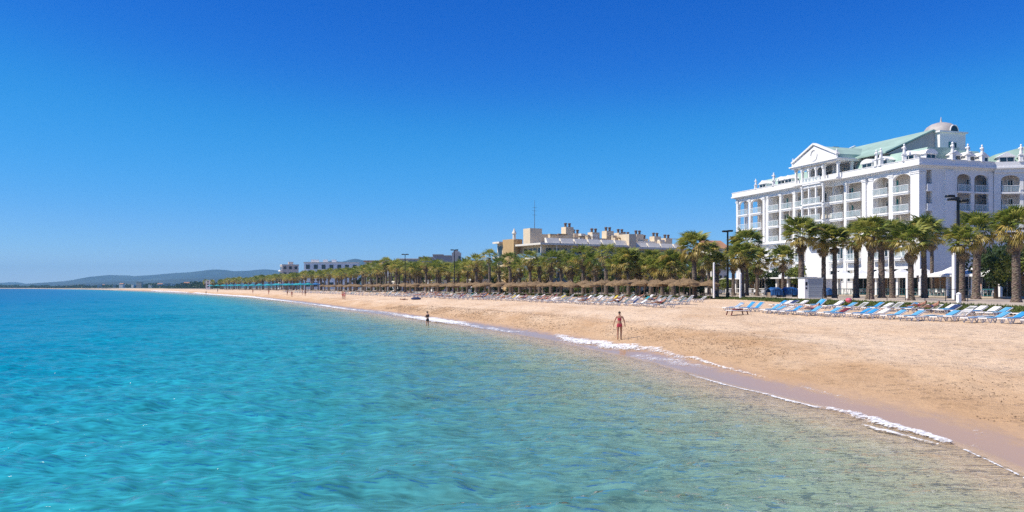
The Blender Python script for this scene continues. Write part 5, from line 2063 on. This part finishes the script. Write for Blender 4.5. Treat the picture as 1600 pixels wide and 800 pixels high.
seats('mf', .2, list(np.arange(68, 176, 1.62)), mix, tws, 'loungers before the straw parasols', 'front row by parasols', False)
seats('mm', 5.4, list(np.arange(74, 190, 1.9)), mix, tws, 'loungers before the straw parasols', 'middle row by parasols', False)
seats('mr', 10.4, list(np.arange(80, 190, 2.6)), mix, tws, 'loungers before the straw parasols', 'back row by parasols', False)
seats('ff', 1.0, list(np.arange(179, 330, 3.6)), ['white', 'grey', 'light blue', 'pale', 'teal'], tws, 'far loungers', 'far front row', False)
seats('fr', 7.0, list(np.arange(194, 330, 5.0)), ['white', 'grey', 'pale', 'teal'], tws, 'far loungers', 'far rear row', False)

# ================================================================== people
m_skin = simple('tanned_skin', (0.42, 0.21, 0.13), 0.55, 0.1, 6)
m_skin2 = simple('fair_skin', (0.60, 0.36, 0.26), 0.55, 0.1, 6)
m_hair = simple('dark_hair', (0.025, 0.016, 0.012), 0.6, 0.3, 20)
CLOTH = {'red': simple('red_swimwear', (0.55, 0.05, 0.08), 0.7, 0.15, 8), 'black': simple('black_swimwear', (0.015, 0.015, 0.018), 0.7, 0.2, 8), 'blue': simple('blue_swimwear', (0.03, 0.08, 0.3), 0.7, 0.2, 8),
         'white': simple('white_shirt', (0.7, 0.7, 0.7), 0.8, 0.1, 8), 'pink': simple('pink_swimwear', (0.6, 0.16, 0.22), 0.7, 0.2, 8)}
STAND = {'pelvis': (0, 0, .93, .145, .105), 'waist': (0, 0, 1.08, .118, .09), 'chest': (0, .0, 1.27, .15, .105), 'collar': (0, 0, 1.40, .11, .075), 'neck': (0, 0, 1.47, .052, .052), 'jaw': (0, .02, 1.545, .062, .072), 'head': (0, .01, 1.63, .078, .092), 'crown': (0, .0, 1.70, .05, .06),
         'hipL': (-.095, 0, .86, .088, .092), 'kneeL': (-.11, .02, .48, .056, .06), 'ankL': (-.115, -.03, .085, .036, .04), 'toeL': (-.125, .13, .03, .036, .026),
         'hipR': (.095, 0, .86, .088, .092), 'kneeR': (.105, .02, .48, .056, .06), 'ankR': (.10, -.02, .085, .036, .04), 'toeR': (.115, .14, .03, .036, .026),
         'shL': (-.175, 0, 1.385, .056, .056), 'elL': (-.255, -.04, 1.10, .040, .040), 'wrL': (-.285, .03, .86, .027, .024), 'haL': (-.287, .06, .78, .034, .02),
         'shR': (.175, 0, 1.385, .056, .056), 'elR': (.255, -.04, 1.10, .040, .040), 'wrR': (.29, .03, .86, .027, .024), 'haR': (.293, .06, .78, .034, .02)}
BONES = [('pelvis', 'waist'), ('waist', 'chest'), ('chest', 'collar'), ('collar', 'neck'), ('neck', 'jaw'), ('jaw', 'head'), ('head', 'crown'), ('pelvis', 'hipL'), ('hipL', 'kneeL'), ('kneeL', 'ankL'), ('ankL', 'toeL'),
         ('pelvis', 'hipR'), ('hipR', 'kneeR'), ('kneeR', 'ankR'), ('ankR', 'toeR'), ('collar', 'shL'), ('shL', 'elL'), ('elL', 'wrL'), ('wrL', 'haL'), ('collar', 'shR'), ('shR', 'elR'), ('elR', 'wrR'), ('wrR', 'haR')]
def body_mesh(pose, sub=2, fingers=False):
    J = dict(STAND)
    J.update(pose)
    names = list(J)
    idx = {n: i for i, n in enumerate(names)}
    vs = [Vector(J[n][:3]) for n in names]
    rad = [J[n][3:5] for n in names]
    ed = [(idx[a], idx[b_]) for a, b_ in BONES]
    if fingers:
        for s, wr, ha in ((-1, 'wrL', 'haL'), (1, 'wrR', 'haR')):
            h = Vector(J[ha][:3])
            w = Vector(J[wr][:3])
            d = (h - w).normalized()
            side = Vector((0, 1, 0)) - d * d.y
            side.normalize()
            for q in range(4):
                st = h + side * (-.03 + .02 * q)
                ln = (.068, .08, .076, .06)[q]
                a0 = len(vs)
                vs += [st, st + d * ln * .55 + Vector((-s * .004, 0, 0)), st + d * ln + Vector((-s * .018, 0, 0))]
                rad += [(.010, .010), (.0085, .0085), (.007, .007)]
                ed += [(idx[ha], a0), (a0, a0 + 1), (a0 + 1, a0 + 2)]
            a0 = len(vs)
            st = w + d * .03 + side * .03
            vs += [st + side * .015, st + side * .03 + d * .04]
            rad += [(.012, .012), (.008, .008)]
            ed += [(idx[wr], a0), (a0, a0 + 1)]
    me = bpy.data.meshes.new('body_skeleton')
    me.from_pydata(vs, ed, [])
    o = bpy.data.objects.new('body_skeleton', me)
    COL.objects.link(o)
    sk = o.modifiers.new('skin', 'SKIN')
    sk.use_smooth_shade = True
    for i, sv_ in enumerate(me.skin_vertices[0].data):
        sv_.radius = rad[i]
        sv_.use_root = (i == 0)
    ss = o.modifiers.new('sub', 'SUBSURF')
    ss.levels = sub
    dg = bpy.context.evaluated_depsgraph_get()
    dg.update()
    out = bpy.data.meshes.new_from_object(o.evaluated_get(dg))
    bpy.data.objects.remove(o)
    bpy.data.meshes.remove(me)
    out.name = 'body'
    return out

def shell(me, test, grow, mat, name):
    """clothing or hair: a copy of the body faces for which test(centre) holds, pushed out along the normals"""
    bm = bmesh.new()
    bm.from_mesh(me)
    bmesh.ops.delete(bm, geom=[f for f in bm.faces if not test(f.calc_center_median())], context='FACES')
    bm.normal_update()
    for v in bm.verts:
        v.co += v.normal * grow
    out = bpy.data.meshes.new(name)
    bm.to_mesh(out)
    bm.free()
    out.materials.clear()
    out.materials.append(mat)
    return out

def dress(loc, rz, me, label, skin, bottoms, top=None, scale=1.0, z_hip=(.80, .98), z_top=(1.18, 1.33), long_hair=False, hair_f=None):
    p = empty('person', loc, rz, scale=scale, label=label, category='person')
    me = me.copy()
    me.materials.clear()
    me.materials.append(skin)
    link('body', me, None, p)
    link('hair', shell(me, lambda c: c.z > 1.60 and (c.y < .05 or c.z > 1.68) or (long_hair and c.z > 1.42 and c.y < -.045 and abs(c.x) < .08), .016, m_hair, 'hair'), None, p)
    if bottoms:
        link('swim_bottoms', shell(me, lambda c: z_hip[0] < c.z < z_hip[1] and abs(c.x) < .2, .008, CLOTH[bottoms], 'swim_bottoms'), None, p)
    if top:
        link('swim_top', shell(me, lambda c: z_top[0] < c.z < z_top[1] and abs(c.x) < .165, .008, CLOTH[top], 'swim_top'), None, p)
    return p
walk = {'kneeL': (-.10, .03, .48, .056, .06), 'ankL': (-.10, -.02, .085, .036, .04), 'kneeR': (.09, .10, .49, .056, .06), 'ankR': (.085, .13, .085, .036, .04), 'toeR': (.09, .29, .03, .036, .026), 'toeL': (-.105, .14, .03, .036, .026)}
woman = {'chest': (0, .0, 1.26, .135, .10), 'waist': (0, 0, 1.09, .10, .082), 'pelvis': (0, 0, .93, .15, .115), 'elL': (-.29, -.05, 1.12, .036, .036), 'wrL': (-.34, .0, .89, .024, .022), 'haL': (-.35, .02, .81, .03, .018),
         'elR': (.285, -.03, 1.12, .036, .036), 'wrR': (.325, .05, .88, .024, .022), 'haR': (.33, .08, .80, .03, .018)}
woman.update(walk)
B_w = body_mesh(woman, 2, True)
B_s = body_mesh({}, 1)
B_k = body_mesh(walk, 1)
zz = .2
for _ in range(12):
    X, Y = ground_from_photo(968, 531.5, zz)
    u_, v_ = to_uv(X, Y)
    zz = .5 * zz + .5 * ground_z(u_, v_)
dress((X, Y, ground_z(u_, v_) + .0), math.radians(-8), B_w, 'woman in red swimwear walking away on the wet sand, seen from behind', m_skin, 'red', 'red', .98, long_hair=False)
X, Y = ground_from_photo(668, 506, 0)
wade = {'elL': (-.2, .12, 1.14, .040, .040), 'wrL': (-.03, .24, 1.16, .027, .024), 'haL': (.04, .26, 1.18, .03, .02), 'elR': (.2, .10, 1.12, .04, .04), 'wrR': (.06, .25, 1.10, .027, .024), 'haR': (-.02, .27, 1.1, .03, .02)}
wu, wv = to_uv(X, Y)
dress((X, Y, -.52), math.radians(40), body_mesh(wade, 1), 'person in dark swimwear standing knee-deep in the water by the foam', m_skin2, 'black', 'black', 1.0)
for x, y, bm_, bt, tp, sk, rz, lab in [(449, 463.5, B_k, 'black', None, m_skin, 1.2, 'distant walker in black shorts near the water, left one of a strolling pair'), (456, 463.0, B_s, 'red', 'red', m_skin, .4, 'distant walker in red swimwear, right one of a strolling pair'),
                                       (472.5, 460.8, B_s, 'blue', None, m_skin, 2.0, 'distant person in blue shorts between the pair and the couple'), (477, 463.6, B_k, 'black', 'black', m_skin, .2, 'distant person in black swimwear walking on the sand'),
                                       (535.5, 467.8, B_k, 'red', None, m_skin, -.5, 'man in red shorts of the couple strolling on the far sand'), (538.5, 468.2, B_s, 'pink', 'pink', m_skin2, -.5, 'woman in pink of the couple strolling on the far sand'),
                                       (322, 460.2, B_k, 'black', 'black', m_skin, .4, 'tiny far figure at the water edge, leftmost on the beach'), (340, 456.6, B_s, 'blue', None, m_skin, .4, 'tiny far figure on the sand right of the white tower'),
                                       (395, 458.4, B_s, 'red', None, m_skin, 1.0, 'tiny far figure in red before the teal parasols, left one'), (420, 459.8, B_k, 'red', 'red', m_skin, 1.0, 'tiny far figure in red before the teal parasols, right one')]:
    z0 = .9
    for _ in range(6):
        X, Y = ground_from_photo(x, y, z0)
        uu_, vv_ = to_uv(X, Y)
        z0 = .5 * z0 + .5 * min(2.2, ground_z(uu_, vv_))
    dress((X, Y, ground_z(uu_, vv_)), rz, bm_, lab, sk, bt, tp, 1.02)
# two people at the terrace and promenade
for x, off, tp, bt, sk, rz, lab in [(1533, 44.5, 'white', 'white', m_skin2, 1.0, 'person in white standing by the teal railing right of the lamp post'), (1404, 50, 'black', 'black', m_skin, .3, 'person in black in the doorway of the awning terrace')]:
    u, v = place_on(x, off)
    dress(P(u, v, PROM_Z), rz, B_s, lab, sk, bt, tp, 1.05, (.3, 1.0), (1.0, 1.42))
# sunbathers lying back on loungers
LIE = {}
def recline_mesh(back):
    ca, sa = math.cos(back), math.sin(back)
    def bk(t, h=.0):
        return (0, -(HX + t * ca) + h * sa, HZ + .19 + t * sa + h * ca)
    j = {'pelvis': (0, -1.02, .55, .145, .1), 'waist': bk(.1) + (.118, .09), 'chest': bk(.30) + (.15, .1), 'collar': bk(.44) + (.11, .075), 'neck': bk(.51) + (.052, .052), 'jaw': bk(.58, .02) + (.062, .07), 'head': bk(.66, .02) + (.078, .09), 'crown': bk(.73) + (.05, .06),
         'hipL': (-.1, -.94, .53, .088, .09), 'kneeL': (-.14, -.52, .66, .056, .06), 'ankL': (-.12, -.14, .46, .036, .04), 'toeL': (-.12, -.04, .56, .036, .026),
         'hipR': (.1, -.94, .53, .088, .09), 'kneeR': (.13, -.52, .53, .056, .06), 'ankR': (.12, -.08, .47, .036, .04), 'toeR': (.12, .0, .58, .036, .026)}
    for s, c in ((-1, 'L'), (1, 'R')):
        sh = bk(.42)
        el = bk(.14)
        j['sh' + c] = (s * .175, sh[1], sh[2], .056, .056)
        j['el' + c] = (s * .26, el[1], el[2] + .01, .04, .04)
        j['wr' + c] = (s * .25, -1.0, .58, .027, .024)
        j['ha' + c] = (s * .22, -.93, .61, .034, .02)
    return body_mesh(j, 1)
for key, ang in (('low', 24), ('mid', 30), ('high', 40), ('flat', 4)):
    LIE[key] = recline_mesh(math.radians(ang))
pick = [k for k in sorted(SPOT) if k[0] in ('mf', 'mm', 'mr')]
rr_ = random.Random(31)
chosen = []
seen_c = set()
chosen = rr_.sample([k for k in pick if SPOT[k][1] > 95], 26) + rr_.sample([k for k in pick if SPOT[k][1] <= 95], 5) + [('rf', 21), ('rr', 20), ('rr', 21)]
for c in chosen:
    if c not in SPOT:
        continue
    u, v, key = SPOT[c]
    col = rr_.choice(['black', 'red', 'blue', 'pink', 'white'])
    rown = {'mf': 'front row before parasols', 'mm': 'middle row before parasols', 'mr': 'back row before parasols', 'rf': 'front row before hotel', 'rr': 'back row before hotel'}[c[0]]
    p = empty('person', P(u, v, ground_z(u + .8, v) - .01), TH + math.pi / 2, scale=.9, label='sunbather in %s reclining on the %s lounger from right, %s' % (col, ordinal(c[1] + 1), rown), category='person', group='sunbathers on loungers')
    me = LIE[key].copy()
    me.materials.clear()
    me.materials.append(rr_.choice([m_skin, m_skin2, m_skin]))
    link('body', me, None, p)
    hd = max(v_.co.y * -1 for v_ in me.vertices)
    link('hair', shell(me, lambda c_: -c_.y > hd - .1, .016, m_hair, 'hair'), None, p)
    link('swimwear', shell(me, lambda c_: .88 < -c_.y < 1.1 and abs(c_.x) < .2, .008, CLOTH[col], 'swimwear'), None, p)
# a person lying on the open sand with a bag, and the low red table before the right loungers
X, Y = ground_from_photo(637, 470.5, 1.2)
uu_, vv_ = to_uv(X, Y)
flat = LIE['flat'].copy()
flat.materials.clear()
flat.materials.append(m_skin)
p = empty('person', (X, Y, ground_z(uu_, vv_) - .36), TH - .9, label='person lying on the open sand in front of the distant loungers', category='person')
link('body', flat, None, p)
hd = max(v_.co.y * -1 for v_ in flat.vertices)
link('hair', shell(flat, lambda c_: -c_.y > hd - .1, .016, m_hair, 'hair'), None, p)
link('swimwear', shell(flat, lambda c_: .88 < -c_.y < 1.1 and abs(c_.x) < .2, .008, CLOTH['black'], 'swimwear'), None, p)
X2, Y2 = ground_from_photo(650, 470.5, 1.2)
uu_, vv_ = to_uv(X2, Y2)
bag = MB()
bag.sm = True
bag.lathe([(.3, 0), (.42, .1), (.4, .28), (.24, .38), (.08, .42)], 10)
bo = bag.build('body', CUSH['navy'])
bt_ = empty('beach_bag', (X2, Y2, ground_z(uu_, vv_)), 0, label='dark beach bag beside the person lying on the open sand', category='bag', scale=(2.0, 1.1, 1.0))
bo.parent = bt_
hb = MB()
hb.tube([(-.2, 0, .36), (-.12, 0, .56), (.12, 0, .56), (.2, 0, .36)], .025, 6)
hb.build('handle', CUSH['navy'], bt_)
def low_table(x, y):
    X, Y = ground_from_photo(x, y, 1.5)
    uu_, vv_ = to_uv(X, Y)
    t = empty('low_table', (X, Y, ground_z(uu_, vv_)), TH, label='low red and white table on the open sand before the loungers', category='table')
    MB().box(-.75, .75, -.4, .4, .3, .36, .02).build('table_top', simple('white_table', (.7, .66, .64), .5), t)
    MB().box(-.25, .3, -.3, .3, .362, .45, .02).build('cloth', CUSH['maroon'], t)
    for sx in (-.6, .6):
        for sy in (-.3, .3):
            MB().bar((sx, sy, .3), (sx * 1.15, sy * 1.1, 0), .06).build('leg', CUSH['maroon'], t)
low_table(1152, 491.5)

# ================================================================== street furniture
m_black = simple('black_metal', (0.015, 0.015, 0.018), 0.4, 0.2, 4, metal=0.3)
m_lens = simple('lamp_lens', (0.5, 0.5, 0.48), 0.2)
def lamp(x, Y, z_top, label, heads, r=.14):
    t = empty('lamp_post', ((x - CX) / F * Y, Y, PROM_Z), 0, label=label, category='lamp post')
    h = z_top - PROM_Z
    MB().lathe([(r * 1.8, 0), (r * 1.8, .5), (r * 1.1, .6), (r, h * .5), (r * .8, h)], 10).build('pole', m_black, t)
    for ax, az in heads:
        b_ = MB()
        b_.bar((0, 0, h - az), (ax, 0, h - az + .08), .09)
        b_.build('arm', m_black, t)
        hd = MB()
        hd.box(ax - .36, ax + .36, -.28, .28, h - az + .03, h - az + .24, .05)
        ho = hd.build('lamp_head', m_black, t)
        MB().box(ax - .28, ax + .28, -.2, .2, h - az + .005, h - az + .028).build('lens', m_lens, ho)
    return t
lamp(1497, 78, H + (HY - 308) * 78 / F, 'tall black lamp post with flood lights in front of the hotel corner', [(-.55, .35), (-.75, .05), (.5, .5)], .16)
lamp(1137, 112, H + (HY - 360) * 112 / F, 'black lamp post left of the white hotel', [(-.35, .25), (.3, .2)], .14)
lamp(710, 190, H + (HY - 390) * 190 / F, 'dark lamp post with T-shaped head left of the apartment building', [(-.5, .2), (.5, .2)], .10)
lamp(633, 205, H + (HY - 397) * 205 / F, 'dark lamp post with T-shaped head among the distant palms, leftmost', [(-.5, .2), (.5, .2)], .10)
# pale square post by the black lamp, slim white posts
def post(x, fy, ty, w, label, mat=m_trim):
    X, Y = ground_from_photo(x, fy, PROM_Z)
    h = (fy - ty) * Y / F
    t = empty('post', (X, Y, PROM_Z), TH, label=label, category='post')
    MB().box(-w / 2, w / 2, -w / 2, w / 2, 0, h, .02).build('shaft', mat, t)
    MB().lathe([(w * .62, 0), (w * .66, .05), (w * .35, .12), (w * .1, .16)], 10, (0, 0, h)).build('cap', mat, t)
    return t
post(1491, 468, 398, .34, 'broad white pillar beside the tall black lamp post')
post(1498, 474.5, 460, .28, 'short white marker post at the grass edge below the black lamp')
post(1115.5, 465.5, 412, .18, 'slim white post at the right end of the straw parasols')
post(1157, 465.3, 428, .2, 'white post among the palms left of the blue tarpaulin')
post(1418, 466, 428, .3, 'white post beside the palm before the awnings')
# grey kiosk with a roller shutter
X, Y = ground_from_photo(1257.5, 466.3, PROM_Z)
k_ = empty('kiosk', (X, Y, PROM_Z), math.radians(6), label='grey roller-shutter kiosk with white side on the promenade', category='kiosk')
m_shut = simple('shutter_grey', (0.36, 0.40, 0.44), 0.5, 0.06, 2)
MB().box(0, 2.15, 0, 1.7, 0, 2.28).build('body', m_trim, k_)
for i in range(9):
    MB().box(.42, 2.11, -.035 - .008 * (i % 2), -.002, .1 + i * .232, .1 + i * .232 + .222, 0).build('slat', m_shut, k_)
MB().box(-.08, 2.23, -.1, 1.78, 2.28, 2.36).build('roof', m_shut, k_)
sg = MB()
sg.box(.08, .32, -.02, -.002, 1.45, 1.85)
sg.box(.1, .3, -.02, -.002, 1.05, 1.25)
sg.build('notice', m_black, k_)
# tarpaulin heaps
m_tarp = simple('blue_tarpaulin', (0.015, 0.10, 0.30), 0.5, 0.4, 2.5, 0.8, 5, hue=(0.006, 0.02, 0.07))
def tarp(x0, x1, fy, ty, label, seed):
    X, Y = ground_from_photo((x0 + x1) / 2, fy, PROM_Z)
    w = (x1 - x0) * Y / F
    h = (fy - ty) * Y / F
    t = empty('covered_stall', (X, Y + .9, PROM_Z), .15, label=label, category='stall')
    r = random.Random(seed)
    n, k = 14, 7
    vs, fs = [], []
    for j in range(k + 1):
        for i in range(n + 1):
            a = math.pi * j / k
            xx = -w / 2 + w * i / n
            e = 1 - .18 * abs(2 * i / n - 1) ** 3
            yy = -.85 * math.cos(a) * e
            zz = (h * (.62 + .38 * math.sin(a)) if 0 < j < k else .25) * e * (1 + r.uniform(-.05, .05))
            vs.append((xx, yy + r.uniform(-.05, .05), zz))
    for j in range(k):
        for i in range(n):
            a = j * (n + 1) + i
            fs.append((a, a + 1, a + n + 2, a + n + 1))
    c = MB()
    c.add(vs, fs)
    c.build('tarpaulin', m_tarp, t)
    for sx in (-.8, .8):
        MB().box(w / 2 * sx - .08, w / 2 * sx + .08, -.7, .7, 0, .6).build('trestle', m_pole, t)
    return t
tarp(1203, 1224, 464.3, 448.5, 'dark blue tarpaulin-covered stall, left one of the pair left of the kiosk', 1)
tarp(1224, 1249, 464.0, 448.5, 'bright blue tarpaulin-covered stall nearest to the kiosk', 2)
tarp(1290, 1303, 464.0, 450, 'small blue covered stall right of the kiosk', 3)
# red round balloon-like float on a stick by the grass
X, Y = ground_from_photo(1326, 477, 1.95)
fl_ = empty('round_float', (X, Y, 2.0), 0, scale=.62, label='round red and pink float on a short stick at the grass edge', category='float')
MB().lathe([(.02, 0), (.02, .3)], 6).build('stick', m_pole, fl_)
fb = MB()
fb.sm = True
fb.lathe([(.05, 0), (.22, .06), (.37, .2), (.42, .36), (.36, .5), (.2, .6), (.03, .63)], 14, (0, 0, .28))
fb.build('ball', simple('red_pink', (0.55, 0.03, 0.06), 0.5, 0.3, 5, hue=(0.62, 0.22, 0.30)), fl_)
# black open frame fence on the promenade right of the kiosk
X0, Y0 = ground_from_photo(1285, 467, PROM_Z)
ff_ = empty('fence', (X0, Y0, PROM_Z), 0, label='thin black post-and-rail fence along the promenade right of the kiosk', category='fence')
nx_ = 9
step_v = 2.4
for i in range(nx_):
    q = P(0, -i * step_v)
    MB().bar((q.x, q.y, 0), (q.x, q.y, 1.1), .05).build('fence_post', m_black, ff_)
    if i:
        q0 = P(0, -(i - 1) * step_v)
        MB().bar((q0.x, q0.y, 1.08), (q.x, q.y, 1.08), .045).build('rail', m_black, ff_)
# terrace furniture
def chair_mesh():
    c = MB()
    c.box(-.24, .24, -.24, .24, .42, .46)
    for sx in (-.21, .21):
        for sy in (-.21, .21):
            c.bar((sx, sy, .42), (sx * 1.1, sy * 1.1, 0), .04)
    c.box(.2, .24, -.24, .24, .46, .9)
    return c
CH_SEAT = MB().box(-.24, .24, -.24, .24, .42, .46).mesh('seat', [m_plastic])
CH_BACK = MB().box(.2, .24, -.24, .24, .464, .9).mesh('backrest', [m_plastic])
CH_LEG = MB().bar((0, 0, .42), (0, 0, 0), .04).mesh('leg', [m_plastic])
TB_TOP = MB().lathe([(.42, .70), (.44, .72), (.44, .74), (.42, .75)], 14).mesh('table_top', [m_plastic])
TB_LEG = MB().lathe([(.25, 0), (.05, .06), (.04, .70)], 8).mesh('pedestal', [m_plastic])
fk = 0
for x, off in [(1455, 47.5), (1466, 48), (1478, 47.5), (1489, 48.5), (1515, 47.5), (1537, 48), (1551, 47.5), (1440, 49.5), (1330, 49.5), (1345, 50), (1380, 49.5), (1140, 46.5), (1172, 46.5), (1192, 46.5)]:
    u, v = place_on(x, off)
    fk += 1
    t = empty('cafe_table', P(u, v, PROM_Z + (.18 if off > 47 else 0)), 0, label='round white cafe table on the terraces, %s from the right' % ordinal(1 + sum(1 for q in [1455, 1466, 1478, 1489, 1515, 1537, 1551, 1440, 1330, 1345, 1380, 1140, 1172, 1192] if q > x)), category='table', group='cafe tables')
    link('table_top', TB_TOP, None, t)
    link('pedestal', TB_LEG, None, t)
    for j, a in enumerate((0.4, 2.6, 4.4)):
        q = P(u, v) + Vector((.75 * math.cos(a), .75 * math.sin(a), 0))
        c = empty('cafe_chair', (q.x, q.y, PROM_Z + (.18 if off > 47 else 0)), a, label='white plastic chair, %s at the %s cafe table from the right' % (['first', 'second', 'third'][j], ordinal(1 + sum(1 for q_ in [1455, 1466, 1478, 1489, 1515, 1537, 1551, 1440, 1330, 1345, 1380, 1140, 1172, 1192] if q_ > x))), category='chair', group='cafe chairs')
        link('seat', CH_SEAT, None, c)
        link('backrest', CH_BACK, None, c)
        for sx in (-.21, .21):
            for sy in (-.21, .21):
                l_ = link('leg', CH_LEG, None, c)
                l_.location = (sx, sy, 0)
# ================================================================== the air: one closed box of thin haze round everything
hz = MB()
hz.box(-34000, 26000, -1500, 11600, -6.0, 300.0)
m_haze, nt, out = nodes_of('haze')
pv = N(nt, 'VolumePrincipled')
pv.inputs['Color'].default_value = (0.29, 0.67, 1.0, 1)
pv.inputs['Density'].default_value = 0.000085
pv.inputs['Anisotropy'].default_value = 0.0
L(nt, pv.outputs[0], out.inputs['Volume'])
hz.build('haze', m_haze, kind='stuff')
sc.cycles.volume_max_steps = 64
